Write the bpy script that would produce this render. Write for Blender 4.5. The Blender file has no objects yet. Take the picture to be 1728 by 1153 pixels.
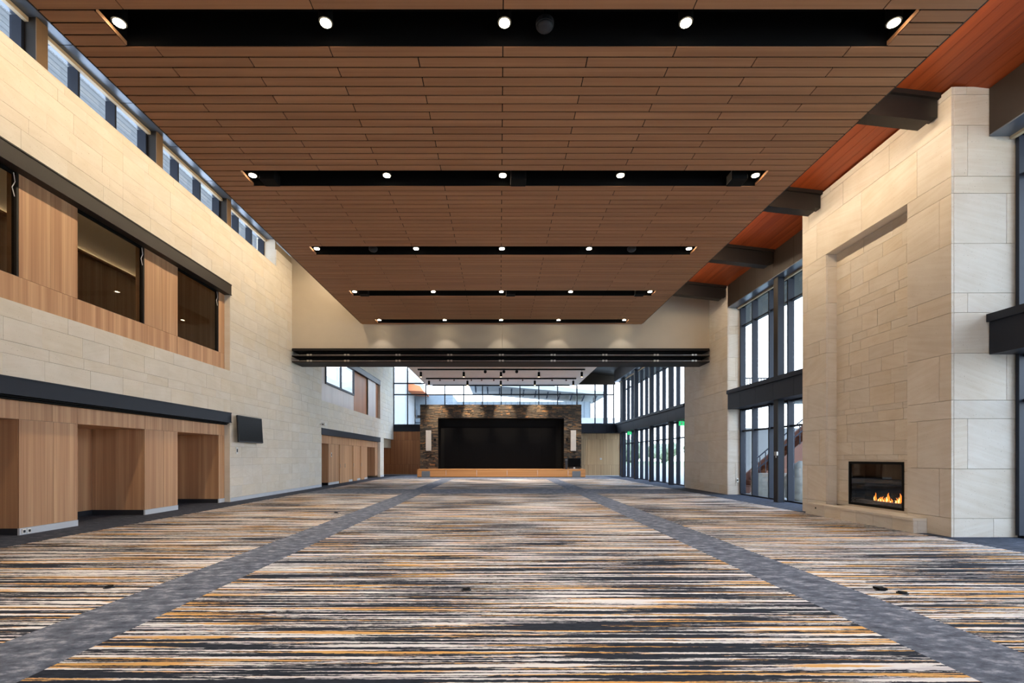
import bpy, bmesh, math, random
from mathutils import Vector, Matrix

# ------------------------------------------------------------------ camera, sky, exposure
SC = bpy.context.scene
COL = SC.collection
EYE = 1.6
F = 816.0            # focal length in pixels of the 1728 px wide frame
cam_data = bpy.data.cameras.new('camera')
cam_data.sensor_width = 36.0
cam_data.lens = F / 1728.0 * 36.0
cam_data.shift_x = (864.0 - 843.0) / 1728.0
cam_data.shift_y = (772.0 - 576.5) / 1728.0
cam_data.clip_end = 500
cam = bpy.data.objects.new('camera', cam_data)
COL.objects.link(cam)
cam.location = (0, 0, EYE)
cam.rotation_euler = (math.radians(90), 0, 0)
SC.camera = cam

SKY_STRENGTH = 7.2
world = bpy.data.worlds.new('overcast_sky')
SC.world = world
world.use_nodes = True
wn = world.node_tree
for n in list(wn.nodes):
    wn.nodes.remove(n)
w_out = wn.nodes.new('ShaderNodeOutputWorld')
w_bg = wn.nodes.new('ShaderNodeBackground')
w_tc = wn.nodes.new('ShaderNodeTexCoord')
w_sep = wn.nodes.new('ShaderNodeSeparateXYZ')
w_ramp = wn.nodes.new('ShaderNodeValToRGB')
w_ramp.color_ramp.elements[0].position = 0.0
w_ramp.color_ramp.elements[0].color = (0.86, 0.92, 1.0, 1)
w_ramp.color_ramp.elements[1].position = 0.8
w_ramp.color_ramp.elements[1].color = (0.58, 0.76, 1.0, 1)
wn.links.new(w_tc.outputs['Generated'], w_sep.inputs[0])
wn.links.new(w_sep.outputs['Z'], w_ramp.inputs[0])
wn.links.new(w_ramp.outputs[0], w_bg.inputs['Color'])
w_bg.inputs['Strength'].default_value = SKY_STRENGTH
wn.links.new(w_bg.outputs[0], w_out.inputs[0])

SC.view_settings.view_transform = 'Standard'
SC.view_settings.look = 'None'
SC.view_settings.exposure = 0.0
SC.view_settings.gamma = 1.0
SC.view_settings.use_curve_mapping = False

DOWNLIGHT_W = 400.0
WASH_LEFT_W = 800.0
WASH_RIGHT_W = 95.0
STAGE_SPOT_W = 1500.0
PENDANT_W = 900.0

rnd = random.Random(7)

# ------------------------------------------------------------------ materials
def s2l(c):
    return tuple(((v / 255) / 12.92 if v / 255 <= 0.04045 else (((v / 255) + 0.055) / 1.055) ** 2.4) for v in c) + (1,)

def new_mat(name):
    m = bpy.data.materials.new(name)
    m.use_nodes = True
    nt = m.node_tree
    for n in list(nt.nodes):
        nt.nodes.remove(n)
    out = nt.nodes.new('ShaderNodeOutputMaterial')
    b = nt.nodes.new('ShaderNodeBsdfPrincipled')
    nt.links.new(b.outputs[0], out.inputs[0])
    return m, nt, b, out

class NB:
    """small node helper"""
    def __init__(self, nt):
        self.nt = nt
    def link(self, a, b):
        self.nt.links.new(a, b)
    def node(self, t, **kw):
        n = self.nt.nodes.new(t)
        for k, v in kw.items():
            setattr(n, k, v)
        return n
    def setin(self, sock, v):
        if hasattr(v, 'links') or hasattr(v, 'is_output'):
            self.link(v, sock)
        else:
            sock.default_value = v
    def math(self, op, a, b=None, c=None, clamp=False):
        n = self.node('ShaderNodeMath', operation=op, use_clamp=clamp)
        self.setin(n.inputs[0], a)
        if b is not None:
            self.setin(n.inputs[1], b)
        if c is not None:
            self.setin(n.inputs[2], c)
        return n.outputs[0]
    def pos(self):
        return self.node('ShaderNodeNewGeometry').outputs['Position']
    def piece(self):
        """a random value per object and per loose piece"""
        g = self.node('ShaderNodeNewGeometry')
        o = self.node('ShaderNodeObjectInfo')
        s = self.math('ADD', g.outputs['Random Per Island'], o.outputs['Random'])
        return self.math('FRACT', s)
    def scaled(self, vec, sc, off=None, rot=None):
        m = self.node('ShaderNodeMapping')
        self.link(vec, m.inputs['Vector'])
        m.inputs['Scale'].default_value = sc
        if off is not None:
            self.setin(m.inputs['Location'], off)
        if rot is not None:
            m.inputs['Rotation'].default_value = rot
        return m.outputs[0]
    def noise(self, vec, scale=1.0, detail=2.0, rough=0.5, dist=0.0):
        n = self.node('ShaderNodeTexNoise')
        self.link(vec, n.inputs['Vector'])
        n.inputs['Scale'].default_value = scale
        n.inputs['Detail'].default_value = detail
        n.inputs['Roughness'].default_value = rough
        n.inputs['Distortion'].default_value = dist
        return n.outputs[0]
    def ramp(self, fac, stops, interp='LINEAR'):
        n = self.node('ShaderNodeValToRGB')
        cr = n.color_ramp
        cr.interpolation = interp
        while len(cr.elements) < len(stops):
            cr.elements.new(0.5)
        for e, (p, c) in zip(cr.elements, stops):
            e.position = p
            e.color = c
        self.link(fac, n.inputs[0])
        return n.outputs[0]
    def mix(self, fac, a, b, blend='MIX'):
        n = self.node('ShaderNodeMix', data_type='RGBA', blend_type=blend)
        self.setin(n.inputs[0], fac)
        self.setin(n.inputs[6], a)
        self.setin(n.inputs[7], b)
        return n.outputs[2]
    def bump(self, h, bsdf, strength=0.2, dist=0.01):
        n = self.node('ShaderNodeBump')
        n.inputs['Strength'].default_value = strength
        n.inputs['Distance'].default_value = dist
        self.link(h, n.inputs['Height'])
        self.link(n.outputs[0], bsdf.inputs['Normal'])
    def offset(self, r, k=(37.0, 61.0, 23.0)):
        c = self.node('ShaderNodeCombineXYZ')
        for i in range(3):
            self.link(self.math('MULTIPLY', r, k[i]), c.inputs[i])
        return c.outputs[0]

def plain(name, rgb, rough=0.6, metal=0.0, spec=0.5, var=0.06, scale=3.0):
    m, nt, b, out = new_mat(name)
    nb = NB(nt)
    c = s2l(rgb)
    n = nb.noise(nb.pos(), scale, 3)
    col = nb.ramp(n, [(0.25, tuple(v * (1 - var) for v in c[:3]) + (1,)), (0.75, tuple(min(1, v * (1 + var)) for v in c[:3]) + (1,))])
    nb.link(col, b.inputs['Base Color'])
    b.inputs['Roughness'].default_value = rough
    b.inputs['Metallic'].default_value = metal
    b.inputs['Specular IOR Level'].default_value = spec
    return m

def emit(name, rgb, strength):
    m, nt, b, out = new_mat(name)
    b.inputs['Base Color'].default_value = s2l(rgb)
    b.inputs['Emission Color'].default_value = s2l(rgb)
    b.inputs['Emission Strength'].default_value = strength
    return m

def wood(name, dark, light, grain='Z', rough=0.45, tone=0.16, streak=9.0):
    """streaky veneer whose grain runs along one world axis"""
    m, nt, b, out = new_mat(name)
    nb = NB(nt)
    r = nb.piece()
    fine, broad = 0.35, 0.12
    sc = {'X': (fine, streak * 6, streak * 6), 'Y': (streak * 6, fine, streak * 6), 'Z': (streak * 6, streak * 6, fine)}[grain]
    sb = {'X': (broad, streak, streak), 'Y': (streak, broad, streak), 'Z': (streak, streak, broad)}[grain]
    p = nb.pos()
    n1 = nb.noise(nb.scaled(p, sc, nb.offset(r)), 1.0, 3, 0.6)
    n2 = nb.noise(nb.scaled(p, sb, nb.offset(r)), 1.0, 2, 0.5)
    t = nb.math('ADD', nb.math('MULTIPLY', n1, 0.4), nb.math('MULTIPLY', n2, 0.6))
    col = nb.ramp(t, [(0.32, s2l(dark)), (0.5, s2l(tuple((a + c) / 2 for a, c in zip(dark, light)))), (0.68, s2l(light))])
    v = nb.math('MULTIPLY_ADD', r, tone, 1.0 - tone * 0.5)
    h = nb.node('ShaderNodeHueSaturation')
    nb.link(col, h.inputs['Color'])
    nb.link(v, h.inputs['Value'])
    nb.link(h.outputs[0], b.inputs['Base Color'])
    b.inputs['Roughness'].default_value = rough
    b.inputs['Specular IOR Level'].default_value = 0.35
    nb.bump(n1, b, 0.08, 0.004)
    return m

def sandstone(name, base, warm, vary=0.12, bed=1.0, rough=0.75):
    m, nt, b, out = new_mat(name)
    nb = NB(nt)
    r = nb.piece()
    p = nb.pos()
    ang = nb.math('MULTIPLY', nb.math('SUBTRACT', nb.math('FRACT', nb.math('MULTIPLY', r, 7.31)), 0.5), 0.7)
    vr = nb.node('ShaderNodeVectorRotate', rotation_type='EULER_XYZ')
    nb.link(p, vr.inputs['Vector'])
    ce = nb.node('ShaderNodeCombineXYZ')
    nb.link(ang, ce.inputs[0])
    nb.link(ang, ce.inputs[1])
    nb.link(ce.outputs[0], vr.inputs['Rotation'])
    beds = nb.noise(nb.scaled(vr.outputs[0], (0.9, 0.9, 14.0), nb.offset(r)), 1.0, 3, 0.55, 0.4)
    cloud = nb.noise(nb.scaled(p, (1.6, 1.6, 1.6), nb.offset(r)), 1.0, 3, 0.55)
    t = nb.math('ADD', nb.math('MULTIPLY', beds, 0.5 * bed), nb.math('MULTIPLY', cloud, 1.0 - 0.5 * bed))
    col = nb.ramp(t, [(0.3, s2l(warm)), (0.62, s2l(base))])
    v = nb.math('MULTIPLY_ADD', r, vary, 1.0 - vary * 0.6)
    h = nb.node('ShaderNodeHueSaturation')
    nb.link(col, h.inputs['Color'])
    nb.link(v, h.inputs['Value'])
    r2 = nb.math('FRACT', nb.math('MULTIPLY', r, 3.77))
    nb.link(nb.math('MULTIPLY_ADD', r2, 0.35, 0.8), h.inputs['Saturation'])
    # pits
    pit = nb.noise(p, 45.0, 2)
    pc = nb.ramp(pit, [(0.25, (0.55, 0.5, 0.45, 1)), (0.31, (1, 1, 1, 1))])
    c2 = nb.mix(1.0, h.outputs[0], pc, 'MULTIPLY')
    nb.link(c2, b.inputs['Base Color'])
    b.inputs['Roughness'].default_value = rough
    b.inputs['Specular IOR Level'].default_value = 0.25
    nb.bump(t, b, 0.15, 0.01)
    return m

def glass(name, tint=(0.93, 0.96, 0.98), refl=1.0):
    m, nt, b, out = new_mat(name)
    nt.nodes.remove(b)
    nb = NB(nt)
    tr = nb.node('ShaderNodeBsdfTransparent')
    tr.inputs[0].default_value = tint + (1,)
    gl = nb.node('ShaderNodeBsdfGlossy')
    gl.inputs['Roughness'].default_value = 0.01
    lw = nb.node('ShaderNodeLayerWeight')
    lw.inputs[0].default_value = 0.5
    fr = nb.math('MULTIPLY_ADD', nb.math('POWER', lw.outputs['Facing'], 5.0), 0.9, 0.035)
    mx = nb.node('ShaderNodeMixShader')
    nb.link(nb.math('MULTIPLY', fr, refl, clamp=True), mx.inputs[0])
    nb.link(tr.outputs[0], mx.inputs[1])
    nb.link(gl.outputs[0], mx.inputs[2])
    nb.link(mx.outputs[0], out.inputs[0])
    return m

def carpet():
    m, nt, b, out = new_mat('striped_carpet')
    nb = NB(nt)
    p = nb.pos()
    sp = nb.node('ShaderNodeSeparateXYZ')
    nb.link(p, sp.inputs[0])
    X, Y = sp.outputs[0], sp.outputs[1]
    # ragged streaks across the hall
    rag = nb.noise(nb.scaled(p, (9.0, 40.0, 1.0), rot=(0, 0, 0.25)), 1.0, 4, 0.65)
    jit = nb.math('MULTIPLY', nb.math('SUBTRACT', rag, 0.5), 0.045)
    cy = nb.node('ShaderNodeCombineXYZ')
    nb.link(nb.math('MULTIPLY', X, 0.22), cy.inputs[0])
    nb.link(nb.math('MULTIPLY', nb.math('ADD', Y, jit), 12.5), cy.inputs[1])
    stripe = nb.noise(cy.outputs[0], 1.0, 2.5, 0.62)
    cf = nb.node('ShaderNodeCombineXYZ')
    nb.link(nb.math('MULTIPLY', X, 0.5), cf.inputs[0])
    nb.link(nb.math('MULTIPLY', nb.math('ADD', Y, jit), 38.0), cf.inputs[1])
    cf.inputs[2].default_value = 4.2
    fine = nb.noise(cf.outputs[0], 1.0, 1.0, 0.5)
    patch = nb.noise(nb.scaled(p, (0.36, 0.5, 1.0)), 1.0, 2, 0.5)
    s = nb.math('ADD', nb.math('MULTIPLY', stripe, 0.52), nb.math('MULTIPLY', fine, 0.48))
    s = nb.math('ADD', s, nb.math('MULTIPLY', nb.math('SUBTRACT', patch, 0.5), 0.22))
    s = nb.math('ADD', s, nb.math('MULTIPLY', nb.math('SUBTRACT', rag, 0.5), 0.10))
    lightmask = nb.ramp(s, [(0.505, (0, 0, 0, 1)), (0.523, (1, 1, 1, 1))])
    # which yarn shows in a light streak
    cc = nb.node('ShaderNodeCombineXYZ')
    nb.link(nb.math('MULTIPLY', X, 0.45), cc.inputs[0])
    nb.link(nb.math('MULTIPLY', nb.math('ADD', Y, jit), 13.0), cc.inputs[1])
    cc.inputs[2].default_value = 9.1
    yarn = nb.noise(cc.outputs[0], 1.0, 1.5, 0.5)
    yarn = nb.math('ADD', yarn, nb.math('MULTIPLY', nb.math('SUBTRACT', rag, 0.5), 0.08))
    light = nb.ramp(yarn, [(0.0, s2l((196, 192, 198))), (0.36, s2l((206, 200, 204))), (0.40, s2l((232, 229, 229))),
                           (0.54, s2l((233, 228, 226))), (0.575, s2l((224, 174, 108))), (1.0, s2l((214, 158, 92)))])
    dark = nb.ramp(rag, [(0.3, s2l((36, 40, 48))), (0.7, s2l((58, 63, 74)))])
    striped = nb.mix(lightmask, dark, light)
    # plain mottled grey bands
    mot = nb.noise(nb.scaled(p, (4.5, 9.0, 1.0), rot=(0, 0, -0.25)), 1.0, 6, 0.72)
    grey = nb.ramp(mot, [(0.32, s2l((66, 73, 86))), (0.52, s2l((106, 112, 126))), (0.68, s2l((166, 170, 182)))])
    def between(v, a, c):
        return nb.math('MULTIPLY', nb.math('GREATER_THAN', v, a), nb.math('LESS_THAN', v, c))
    aX = nb.math('ABSOLUTE', X)
    band = between(aX, 3.43, 4.28)
    band = nb.math('MAXIMUM', band, nb.math('GREATER_THAN', aX, 8.78))
    band = nb.math('MAXIMUM', band, between(Y, 21.3, 24.4))
    band = nb.math('MAXIMUM', band, nb.math('GREATER_THAN', Y, 35.6))
    border = nb.math('GREATER_THAN', aX, 8.78)
    edge = nb.ramp(mot, [(0.32, s2l((48, 54, 66))), (0.55, s2l((72, 78, 92))), (0.72, s2l((104, 110, 124)))])
    grey = nb.mix(border, grey, edge)
    col = nb.mix(band, striped, grey)
    nb.link(col, b.inputs['Base Color'])
    b.inputs['Roughness'].default_value = 0.95
    b.inputs['Specular IOR Level'].default_value = 0.1
    pile = nb.noise(p, 160.0, 2)
    nb.bump(pile, b, 0.35, 0.006)
    return m

M = {}
M['carpet'] = carpet()
M['stone'] = sandstone('cream_sandstone', (229, 221, 208), (217, 207, 190), 0.05, 0.8)
M['stone_fire'] = sandstone('warm_sandstone', (226, 217, 204), (211, 198, 180), 0.08, 1.0)
M['mortar'] = plain('stone_joint', (158, 142, 120), 0.9)
M['wood_panel'] = wood('oak_veneer', (172, 126, 92), (220, 178, 138), 'Z', 0.5, 0.12, 7.0)
M['wood_stage'] = wood('stage_veneer', (192, 130, 76), (220, 160, 104), 'X', 0.45, 0.08)
M['wood_back'] = wood('back_wall_veneer', (166, 106, 68), (206, 146, 98), 'Z', 0.5, 0.10)
M['wood_back_pale'] = wood('pale_back_veneer', (166, 138, 104), (204, 176, 138), 'Z', 0.5, 0.10)
M['wood_ceiling'] = wood('ceiling_plank_wood', (156, 109, 76), (184, 136, 99), 'X', 0.5, 0.12, 5.0)
M['wood_red'] = wood('red_roof_boards', (120, 48, 18), (168, 78, 34), 'Y', 0.45, 0.10, 4.0)
M['board_pale'] = wood('pale_eave_boards', (72, 78, 86), (98, 103, 110), 'Y', 0.6, 0.12, 4.0)
M['steel_dark'] = plain('dark_brown_steel', (32, 26, 22), 0.5, 0.1)
M['steel_blue'] = plain('blue_black_steel', (32, 37, 49), 0.5, 0.0, 0.3)
M['mullion'] = plain('slate_blue_aluminium', (34, 40, 54), 0.5, 0.0, 0.3)
M['soffit_metal'] = plain('slate_soffit_metal', (112, 122, 138), 0.3, 0.6)
M['fascia_brown'] = plain('brown_fascia_metal', (42, 31, 24), 0.5, 0.1)
M['leaf_dark'] = plain('partition_brown', (30, 25, 24), 0.6, 0.0, 0.3)
M['black'] = plain('matt_black', (8, 8, 9), 0.8, 0.0, 0.2)
M['black_gloss'] = plain('gloss_black', (5, 5, 6), 0.35, 0.0, 0.08)
M['screen'] = plain('screen_black', (12, 12, 14), 0.7, 0.0, 0.05)
M['beige'] = plain('beige_plaster', (196, 184, 166), 0.95, 0.0, 0.05, var=0.02)
M['white'] = plain('white_paint', (226, 222, 216), 0.7, var=0.03)
M['cloud_white'] = plain('pale_ceiling_panel', (216, 200, 190), 0.5, var=0.04)
M['base_metal'] = plain('brushed_base_metal', (204, 210, 218), 0.4, 0.0)
M['base_dark'] = plain('charcoal_base', (38, 42, 50), 0.6)
M['silver'] = plain('silver_trim', (196, 192, 186), 0.3, 0.8)
M['grey_grille'] = plain('grey_grille', (128, 130, 134), 0.5, 0.3)
M['speaker_white'] = plain('speaker_grille', (196, 188, 180), 0.6)
M['olive'] = plain('olive_lit_face', (120, 94, 66), 0.6)
M['cream_track'] = plain('cream_shade_track', (198, 180, 152), 0.5)
M['panel_pale'] = wood('daylit_panel_wood', (206, 196, 192), (228, 220, 216), 'Z', 0.4, 0.06)
M['plastic_white'] = plain('white_plastic', (230, 230, 228), 0.4)
M['cable'] = plain('white_cable', (222, 222, 220), 0.5)
M['glass'] = glass('clear_glass')
M['glass_dark'] = glass('tinted_glass', (0.80, 0.78, 0.74), 1.0)
M['glass_fire'] = glass('fire_glass', (0.82, 0.82, 0.82), 1.6)
M['lamp'] = emit('lamp_lens', (255, 236, 200), 45.0)
M['lamp_strip'] = emit('lamp_strip_lens', (255, 222, 170), 8.0)
M['flame'] = emit('gas_flame', (255, 132, 40), 2.6)
M['flame_core'] = emit('gas_flame_core', (255, 205, 130), 4.0)
M['exit_green'] = emit('exit_sign_green', (40, 190, 110), 1.2)
M['ground'] = plain('pale_concrete', (150, 150, 148), 0.9)
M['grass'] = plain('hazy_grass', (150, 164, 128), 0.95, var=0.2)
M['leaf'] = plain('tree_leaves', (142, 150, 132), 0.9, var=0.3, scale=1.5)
M['bark'] = plain('tree_bark', (96, 82, 70), 0.9)
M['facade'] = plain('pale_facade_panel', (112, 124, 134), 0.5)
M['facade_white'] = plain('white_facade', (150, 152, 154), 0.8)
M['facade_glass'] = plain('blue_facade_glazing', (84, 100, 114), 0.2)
M['terracotta'] = plain('orange_wood_soffit', (200, 112, 66), 0.6)
M['rust'] = plain('brown_steel_stair', (104, 62, 46), 0.6)
M['rock'] = plain('grey_stone_block', (120, 118, 112), 0.9, var=0.25, scale=4)

def ledge_mat():
    m, nt, b, out = new_mat('dark_ledgestone')
    nb = NB(nt)
    r = nb.piece()
    p = nb.pos()
    col = nb.ramp(r, [(0.0, s2l((52, 46, 42))), (0.3, s2l((84, 74, 64))), (0.55, s2l((66, 60, 56))), (0.75, s2l((112, 94, 74))),
                      (0.93, s2l((132, 104, 76))), (1.0, s2l((164, 116, 70)))])
    n = nb.noise(nb.scaled(p, (6, 6, 14)), 1.0, 4, 0.6)
    c2 = nb.mix(0.7, col, nb.ramp(n, [(0.3, (0.35, 0.35, 0.35, 1)), (0.7, (1.2, 1.2, 1.2, 1))]), 'MULTIPLY')
    nb.link(c2, b.inputs['Base Color'])
    b.inputs['Roughness'].default_value = 0.8
    nb.bump(n, b, 0.4, 0.02)
    return m
M['ledge'] = ledge_mat()

# ------------------------------------------------------------------ object helpers
def link(o, parent=None):
    COL.objects.link(o)
    if parent is not None:
        o.parent = parent
        loc = Vector(parent.location)
        q = parent.parent
        while q is not None:          # parents carry translation only
            q = q.parent
        o.matrix_parent_inverse = Matrix.Translation(-world_loc(parent))
    return o

def world_loc(o):
    return Vector(WLOC[o.name]) if o.name in WLOC else Vector(o.location)
WLOC = {}

def empty(name, loc=(0, 0, 0), parent=None):
    o = bpy.data.objects.new(name, None)
    o.empty_display_size = 0.2
    o.location = loc
    link(o, parent)
    WLOC[o.name] = tuple(loc)
    return o

def tag(o, label=None, cat=None, group=None, kind=None):
    if label:
        o['label'] = label
    if cat:
        o['category'] = cat
    if group:
        o['group'] = group
    if kind:
        o['kind'] = kind
    return o

CUBES = {}
def cube_mesh(mat):
    if mat not in CUBES:
        me = bpy.data.meshes.new('block_' + mat)
        bm = bmesh.new()
        bmesh.ops.create_cube(bm, size=1.0)
        bm.to_mesh(me)
        bm.free()
        me.materials.append(M[mat])
        CUBES[mat] = me
    return CUBES[mat]

def box(name, x0, x1, y0, y1, z0, z1, mat, parent=None, rot=None):
    """an axis-aligned block; alike blocks share one mesh. Children of a block hang from an unscaled anchor (see anchor())"""
    o = bpy.data.objects.new(name, cube_mesh(mat))
    c = ((x0 + x1) / 2, (y0 + y1) / 2, (z0 + z1) / 2)
    o.location = c
    o.scale = (abs(x1 - x0), abs(y1 - y0), abs(z1 - z0))
    if rot:
        o.rotation_euler = rot
    link(o, parent)
    WLOC[o.name] = c
    return o

def mesh_obj(name, bm, mat, parent=None, smooth=False, loc=(0, 0, 0)):
    me = bpy.data.meshes.new(name)
    if loc != (0, 0, 0):
        bmesh.ops.translate(bm, verts=bm.verts, vec=-Vector(loc))
    bm.normal_update()
    bm.to_mesh(me)
    bm.free()
    for k in ([mat] if isinstance(mat, str) else mat):
        me.materials.append(M[k])
    if smooth:
        for p in me.polygons:
            p.use_smooth = True
    o = bpy.data.objects.new(name, me)
    o.location = loc
    link(o, parent)
    WLOC[o.name] = tuple(loc)
    return o

def solid(name, x0, x1, y0, y1, z0, z1, mat, parent=None, bevel=0.0, seg=2):
    """an unscaled block mesh with bevelled edges, usable as a parent"""
    bm = bmesh.new()
    add_box(bm, x0, x1, y0, y1, z0, z1)
    if bevel:
        bmesh.ops.bevel(bm, geom=bm.edges[:], offset=bevel, segments=seg, affect='EDGES', profile=0.6)
    return mesh_obj(name, bm, mat, parent, loc=((x0 + x1) / 2, (y0 + y1) / 2, (z0 + z1) / 2))

def add_box(bm, x0, x1, y0, y1, z0, z1):
    v = [bm.verts.new(c) for c in ((x0, y0, z0), (x1, y0, z0), (x1, y1, z0), (x0, y1, z0), (x0, y0, z1), (x1, y0, z1), (x1, y1, z1), (x0, y1, z1))]
    for f in ((0, 3, 2, 1), (4, 5, 6, 7), (0, 1, 5, 4), (1, 2, 6, 5), (2, 3, 7, 6), (3, 0, 4, 7)):
        bm.faces.new([v[i] for i in f])

def add_cyl(bm, p0, p1, r0, r1=None, seg=16):
    r1 = r0 if r1 is None else r1
    p0, p1 = Vector(p0), Vector(p1)
    d = (p1 - p0)
    L = d.length
    q = d.to_track_quat('Z', 'Y').to_matrix().to_4x4()
    mt = Matrix.Translation((p0 + p1) / 2) @ q
    bmesh.ops.create_cone(bm, cap_ends=True, segments=seg, radius1=r0, radius2=r1, depth=L, matrix=mt)

def add_prism(bm, prof, axis, a, c):
    """extrude a polygon prof (two coords) along axis from a to c"""
    def pt(u, v, t):
        return {'X': (t, u, v), 'Y': (u, t, v), 'Z': (u, v, t)}[axis]
    A = [bm.verts.new(pt(u, v, a)) for u, v in prof]
    B = [bm.verts.new(pt(u, v, c)) for u, v in prof]
    n = len(prof)
    bm.faces.new(A)
    bm.faces.new(B[::-1])
    for i in range(n):
        bm.faces.new((A[i], B[i], B[(i + 1) % n], A[(i + 1) % n]))
    bmesh.ops.recalc_face_normals(bm, faces=bm.faces)

def px(X, Y, Z):
    """where a point falls in the photograph, only used to rank alike pieces by how large they show"""
    Y = max(Y, 0.3)
    return 843 + F * X / Y, 772 - F * (Z - EYE) / Y

def shown(b):
    (x0, x1, y0, y1, z0, z1) = b
    if y1 < 0.5:
        return 0.0
    P = [px(x, y, z) for x in (x0, x1) for y in (max(y0, 0.5), y1) for z in (z0, z1)]
    xs = [min(1728, max(0, p[0])) for p in P]
    ys = [min(1153, max(0, p[1])) for p in P]
    return (max(xs) - min(xs)) * (max(ys) - min(ys))

def pieces(parent, name, boxes, mat, limit=290, mass_name=None):
    """the pieces that show largest become objects, the rest one joined part"""
    order = sorted(boxes, key=shown, reverse=True)
    for b in order[:limit]:
        box(name, *b, mat, parent)
    rest = order[limit:]
    if rest:
        bm = bmesh.new()
        for b in rest:
            add_box(bm, *b)
        tag(mesh_obj(mass_name or name + '_field', bm, mat, parent), kind='stuff')

def area_light(name, loc, rot, sx, sy, power, color, parent=None, spread=180):
    L = bpy.data.lights.new(name, 'AREA')
    L.shape = 'RECTANGLE'
    L.size, L.size_y = sx, sy
    L.energy = power
    L.color = color
    L.spread = math.radians(spread)
    o = bpy.data.objects.new(name, L)
    o.location = loc
    o.rotation_euler = rot
    link(o, parent)
    return o

def spot_light(name, loc, target, power, color, angle, blend, parent=None, size=0.05):
    L = bpy.data.lights.new(name, 'SPOT')
    L.energy = power
    L.color = color
    L.spot_size = math.radians(angle)
    L.spot_blend = blend
    L.shadow_soft_size = size
    o = bpy.data.objects.new(name, L)
    o.location = loc
    d = Vector(target) - Vector(loc)
    o.rotation_euler = d.to_track_quat('-Z', 'Y').to_euler()
    link(o, parent)
    return o

WARM = (1.0, 0.80, 0.56)
WARM2 = (1.0, 0.91, 0.79)

def roof_z(x):
    return 9.05 - 0.115 * (x - 9.0)

XL = -9.65        # face of the stone on the left wall
XW = -9.85        # face of the wood panelling in its recesses
XR = 9.76         # face of the stone piers on the right
XF = 9.02         # face of the fireplace
XG = 10.47        # glass line on the right
Y_BULK = 22.5     # beige bulkhead
Y_END = 44.0
CZ = 7.78         # underside of the plank ceiling

# ------------------------------------------------------------------ floor
bm = bmesh.new()
add_box(bm, -13.2, 10.6, -7.0, 44.6, -0.12, 0.0)
floor = tag(mesh_obj('floor', bm, 'carpet'), 'grey and amber striped carpet floor with plain grey bands', kind='structure')

# ------------------------------------------------------------------ roof above everything
roof = tag(empty('ceiling_roof', (0, 19, 9.5)), kind='structure')
bm = bmesh.new()
add_prism(bm, [(-12.6, roof_z(-12.6) + 0.03), (13.2, roof_z(13.2) + 0.03), (13.2, roof_z(13.2) + 0.4), (-12.6, roof_z(-12.6) + 0.4)], 'Y', -7.2, 44.9)
mesh_obj('roof_deck', bm, 'steel_dark', roof)
# red boards between the plank ceiling and the right-hand wall
n = 22
xa, xb = 5.2, XG
for i in range(n):
    u0 = xa + (xb - xa) * i / n
    u1 = xa + (xb - xa) * (i + 1) / n - 0.006
    bm = bmesh.new()
    add_prism(bm, [(u0, roof_z(u0)), (u1, roof_z(u1)), (u1, roof_z(u1) + 0.028), (u0, roof_z(u0) + 0.028)], 'Y', 2.0, Y_BULK)
    mesh_obj('roof_board', bm, 'wood_red', roof, loc=((u0 + u1) / 2, 12, roof_z(u0)))
# metal soffit above the clerestory, in panels
ys = [2.0 + 1.81 * i for i in range(11)]
for a in ys:
    c = min(a + 1.80, 20.9)
    if c - a < 0.2:
        continue
    box('soffit_panel', -10.37, -9.0, a + 0.004, c - 0.004, 11.02, 11.06, 'soffit_metal', roof)
# pale boards under the eave outside the clerestory
for i in range(12):
    u0 = -12.5 + i * 0.175
    u1 = u0 + 0.165
    bm = bmesh.new()
    add_prism(bm, [(u0, roof_z(u0) - 0.02), (u1, roof_z(u1) - 0.02), (u1, roof_z(u1) + 0.02), (u0, roof_z(u0) + 0.02)], 'Y', 2.0, 24.0)
    mesh_obj('eave_board', bm, 'board_pale', roof, loc=(u0, 13, roof_z(u0)))

# ------------------------------------------------------------------ plank ceiling with light slots
PITCH = 0.1972
SLOT_Y = [6.68 + 3.747 * k for k in range(-1, 5)]       # near edges of the slots
SLOT_W = 3 * PITCH
CX0, CX1 = -6.38, 6.60
SX0, SX1 = -5.60, 5.82
ceil = tag(empty('ceiling', (0, 12, CZ)), kind='structure')
def slot_row(y):
    for s in SLOT_Y:
        if s - 0.02 <= y < s + SLOT_W - 0.02:
            return True
    return False
planks = []
row0 = int(round((6.68 - 1.0) / PITCH))
ROWS = []
y = 6.68 - row0 * PITCH
i = -row0
while y < 22.32:
    ROWS.append((i, y))
    y += PITCH
    i += 1
for i, y in ROWS:
    off = 0.05 if i % 2 == 1 else 1.36
    cuts = [CX0] + [off + 2.62 * k for k in range(-4, 5) if CX0 + 0.1 < off + 2.62 * k < CX1 - 0.1] + [CX1]
    for a, c in zip(cuts[:-1], cuts[1:]):
        segs = [(a, c)]
        if slot_row(y):
            segs = [(a2, c2) for a2, c2 in ((a, min(c, SX0)), (max(a, SX1), c)) if c2 - a2 > 0.03]
        for a2, c2 in segs:
            planks.append((a2 + 0.008, c2 - 0.008, y + 0.013, y + PITCH - 0.013, CZ, CZ + 0.012))
pieces(ceil, 'ceiling_plank', planks, 'wood_ceiling', 295, 'ceiling_plank_field')
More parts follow.
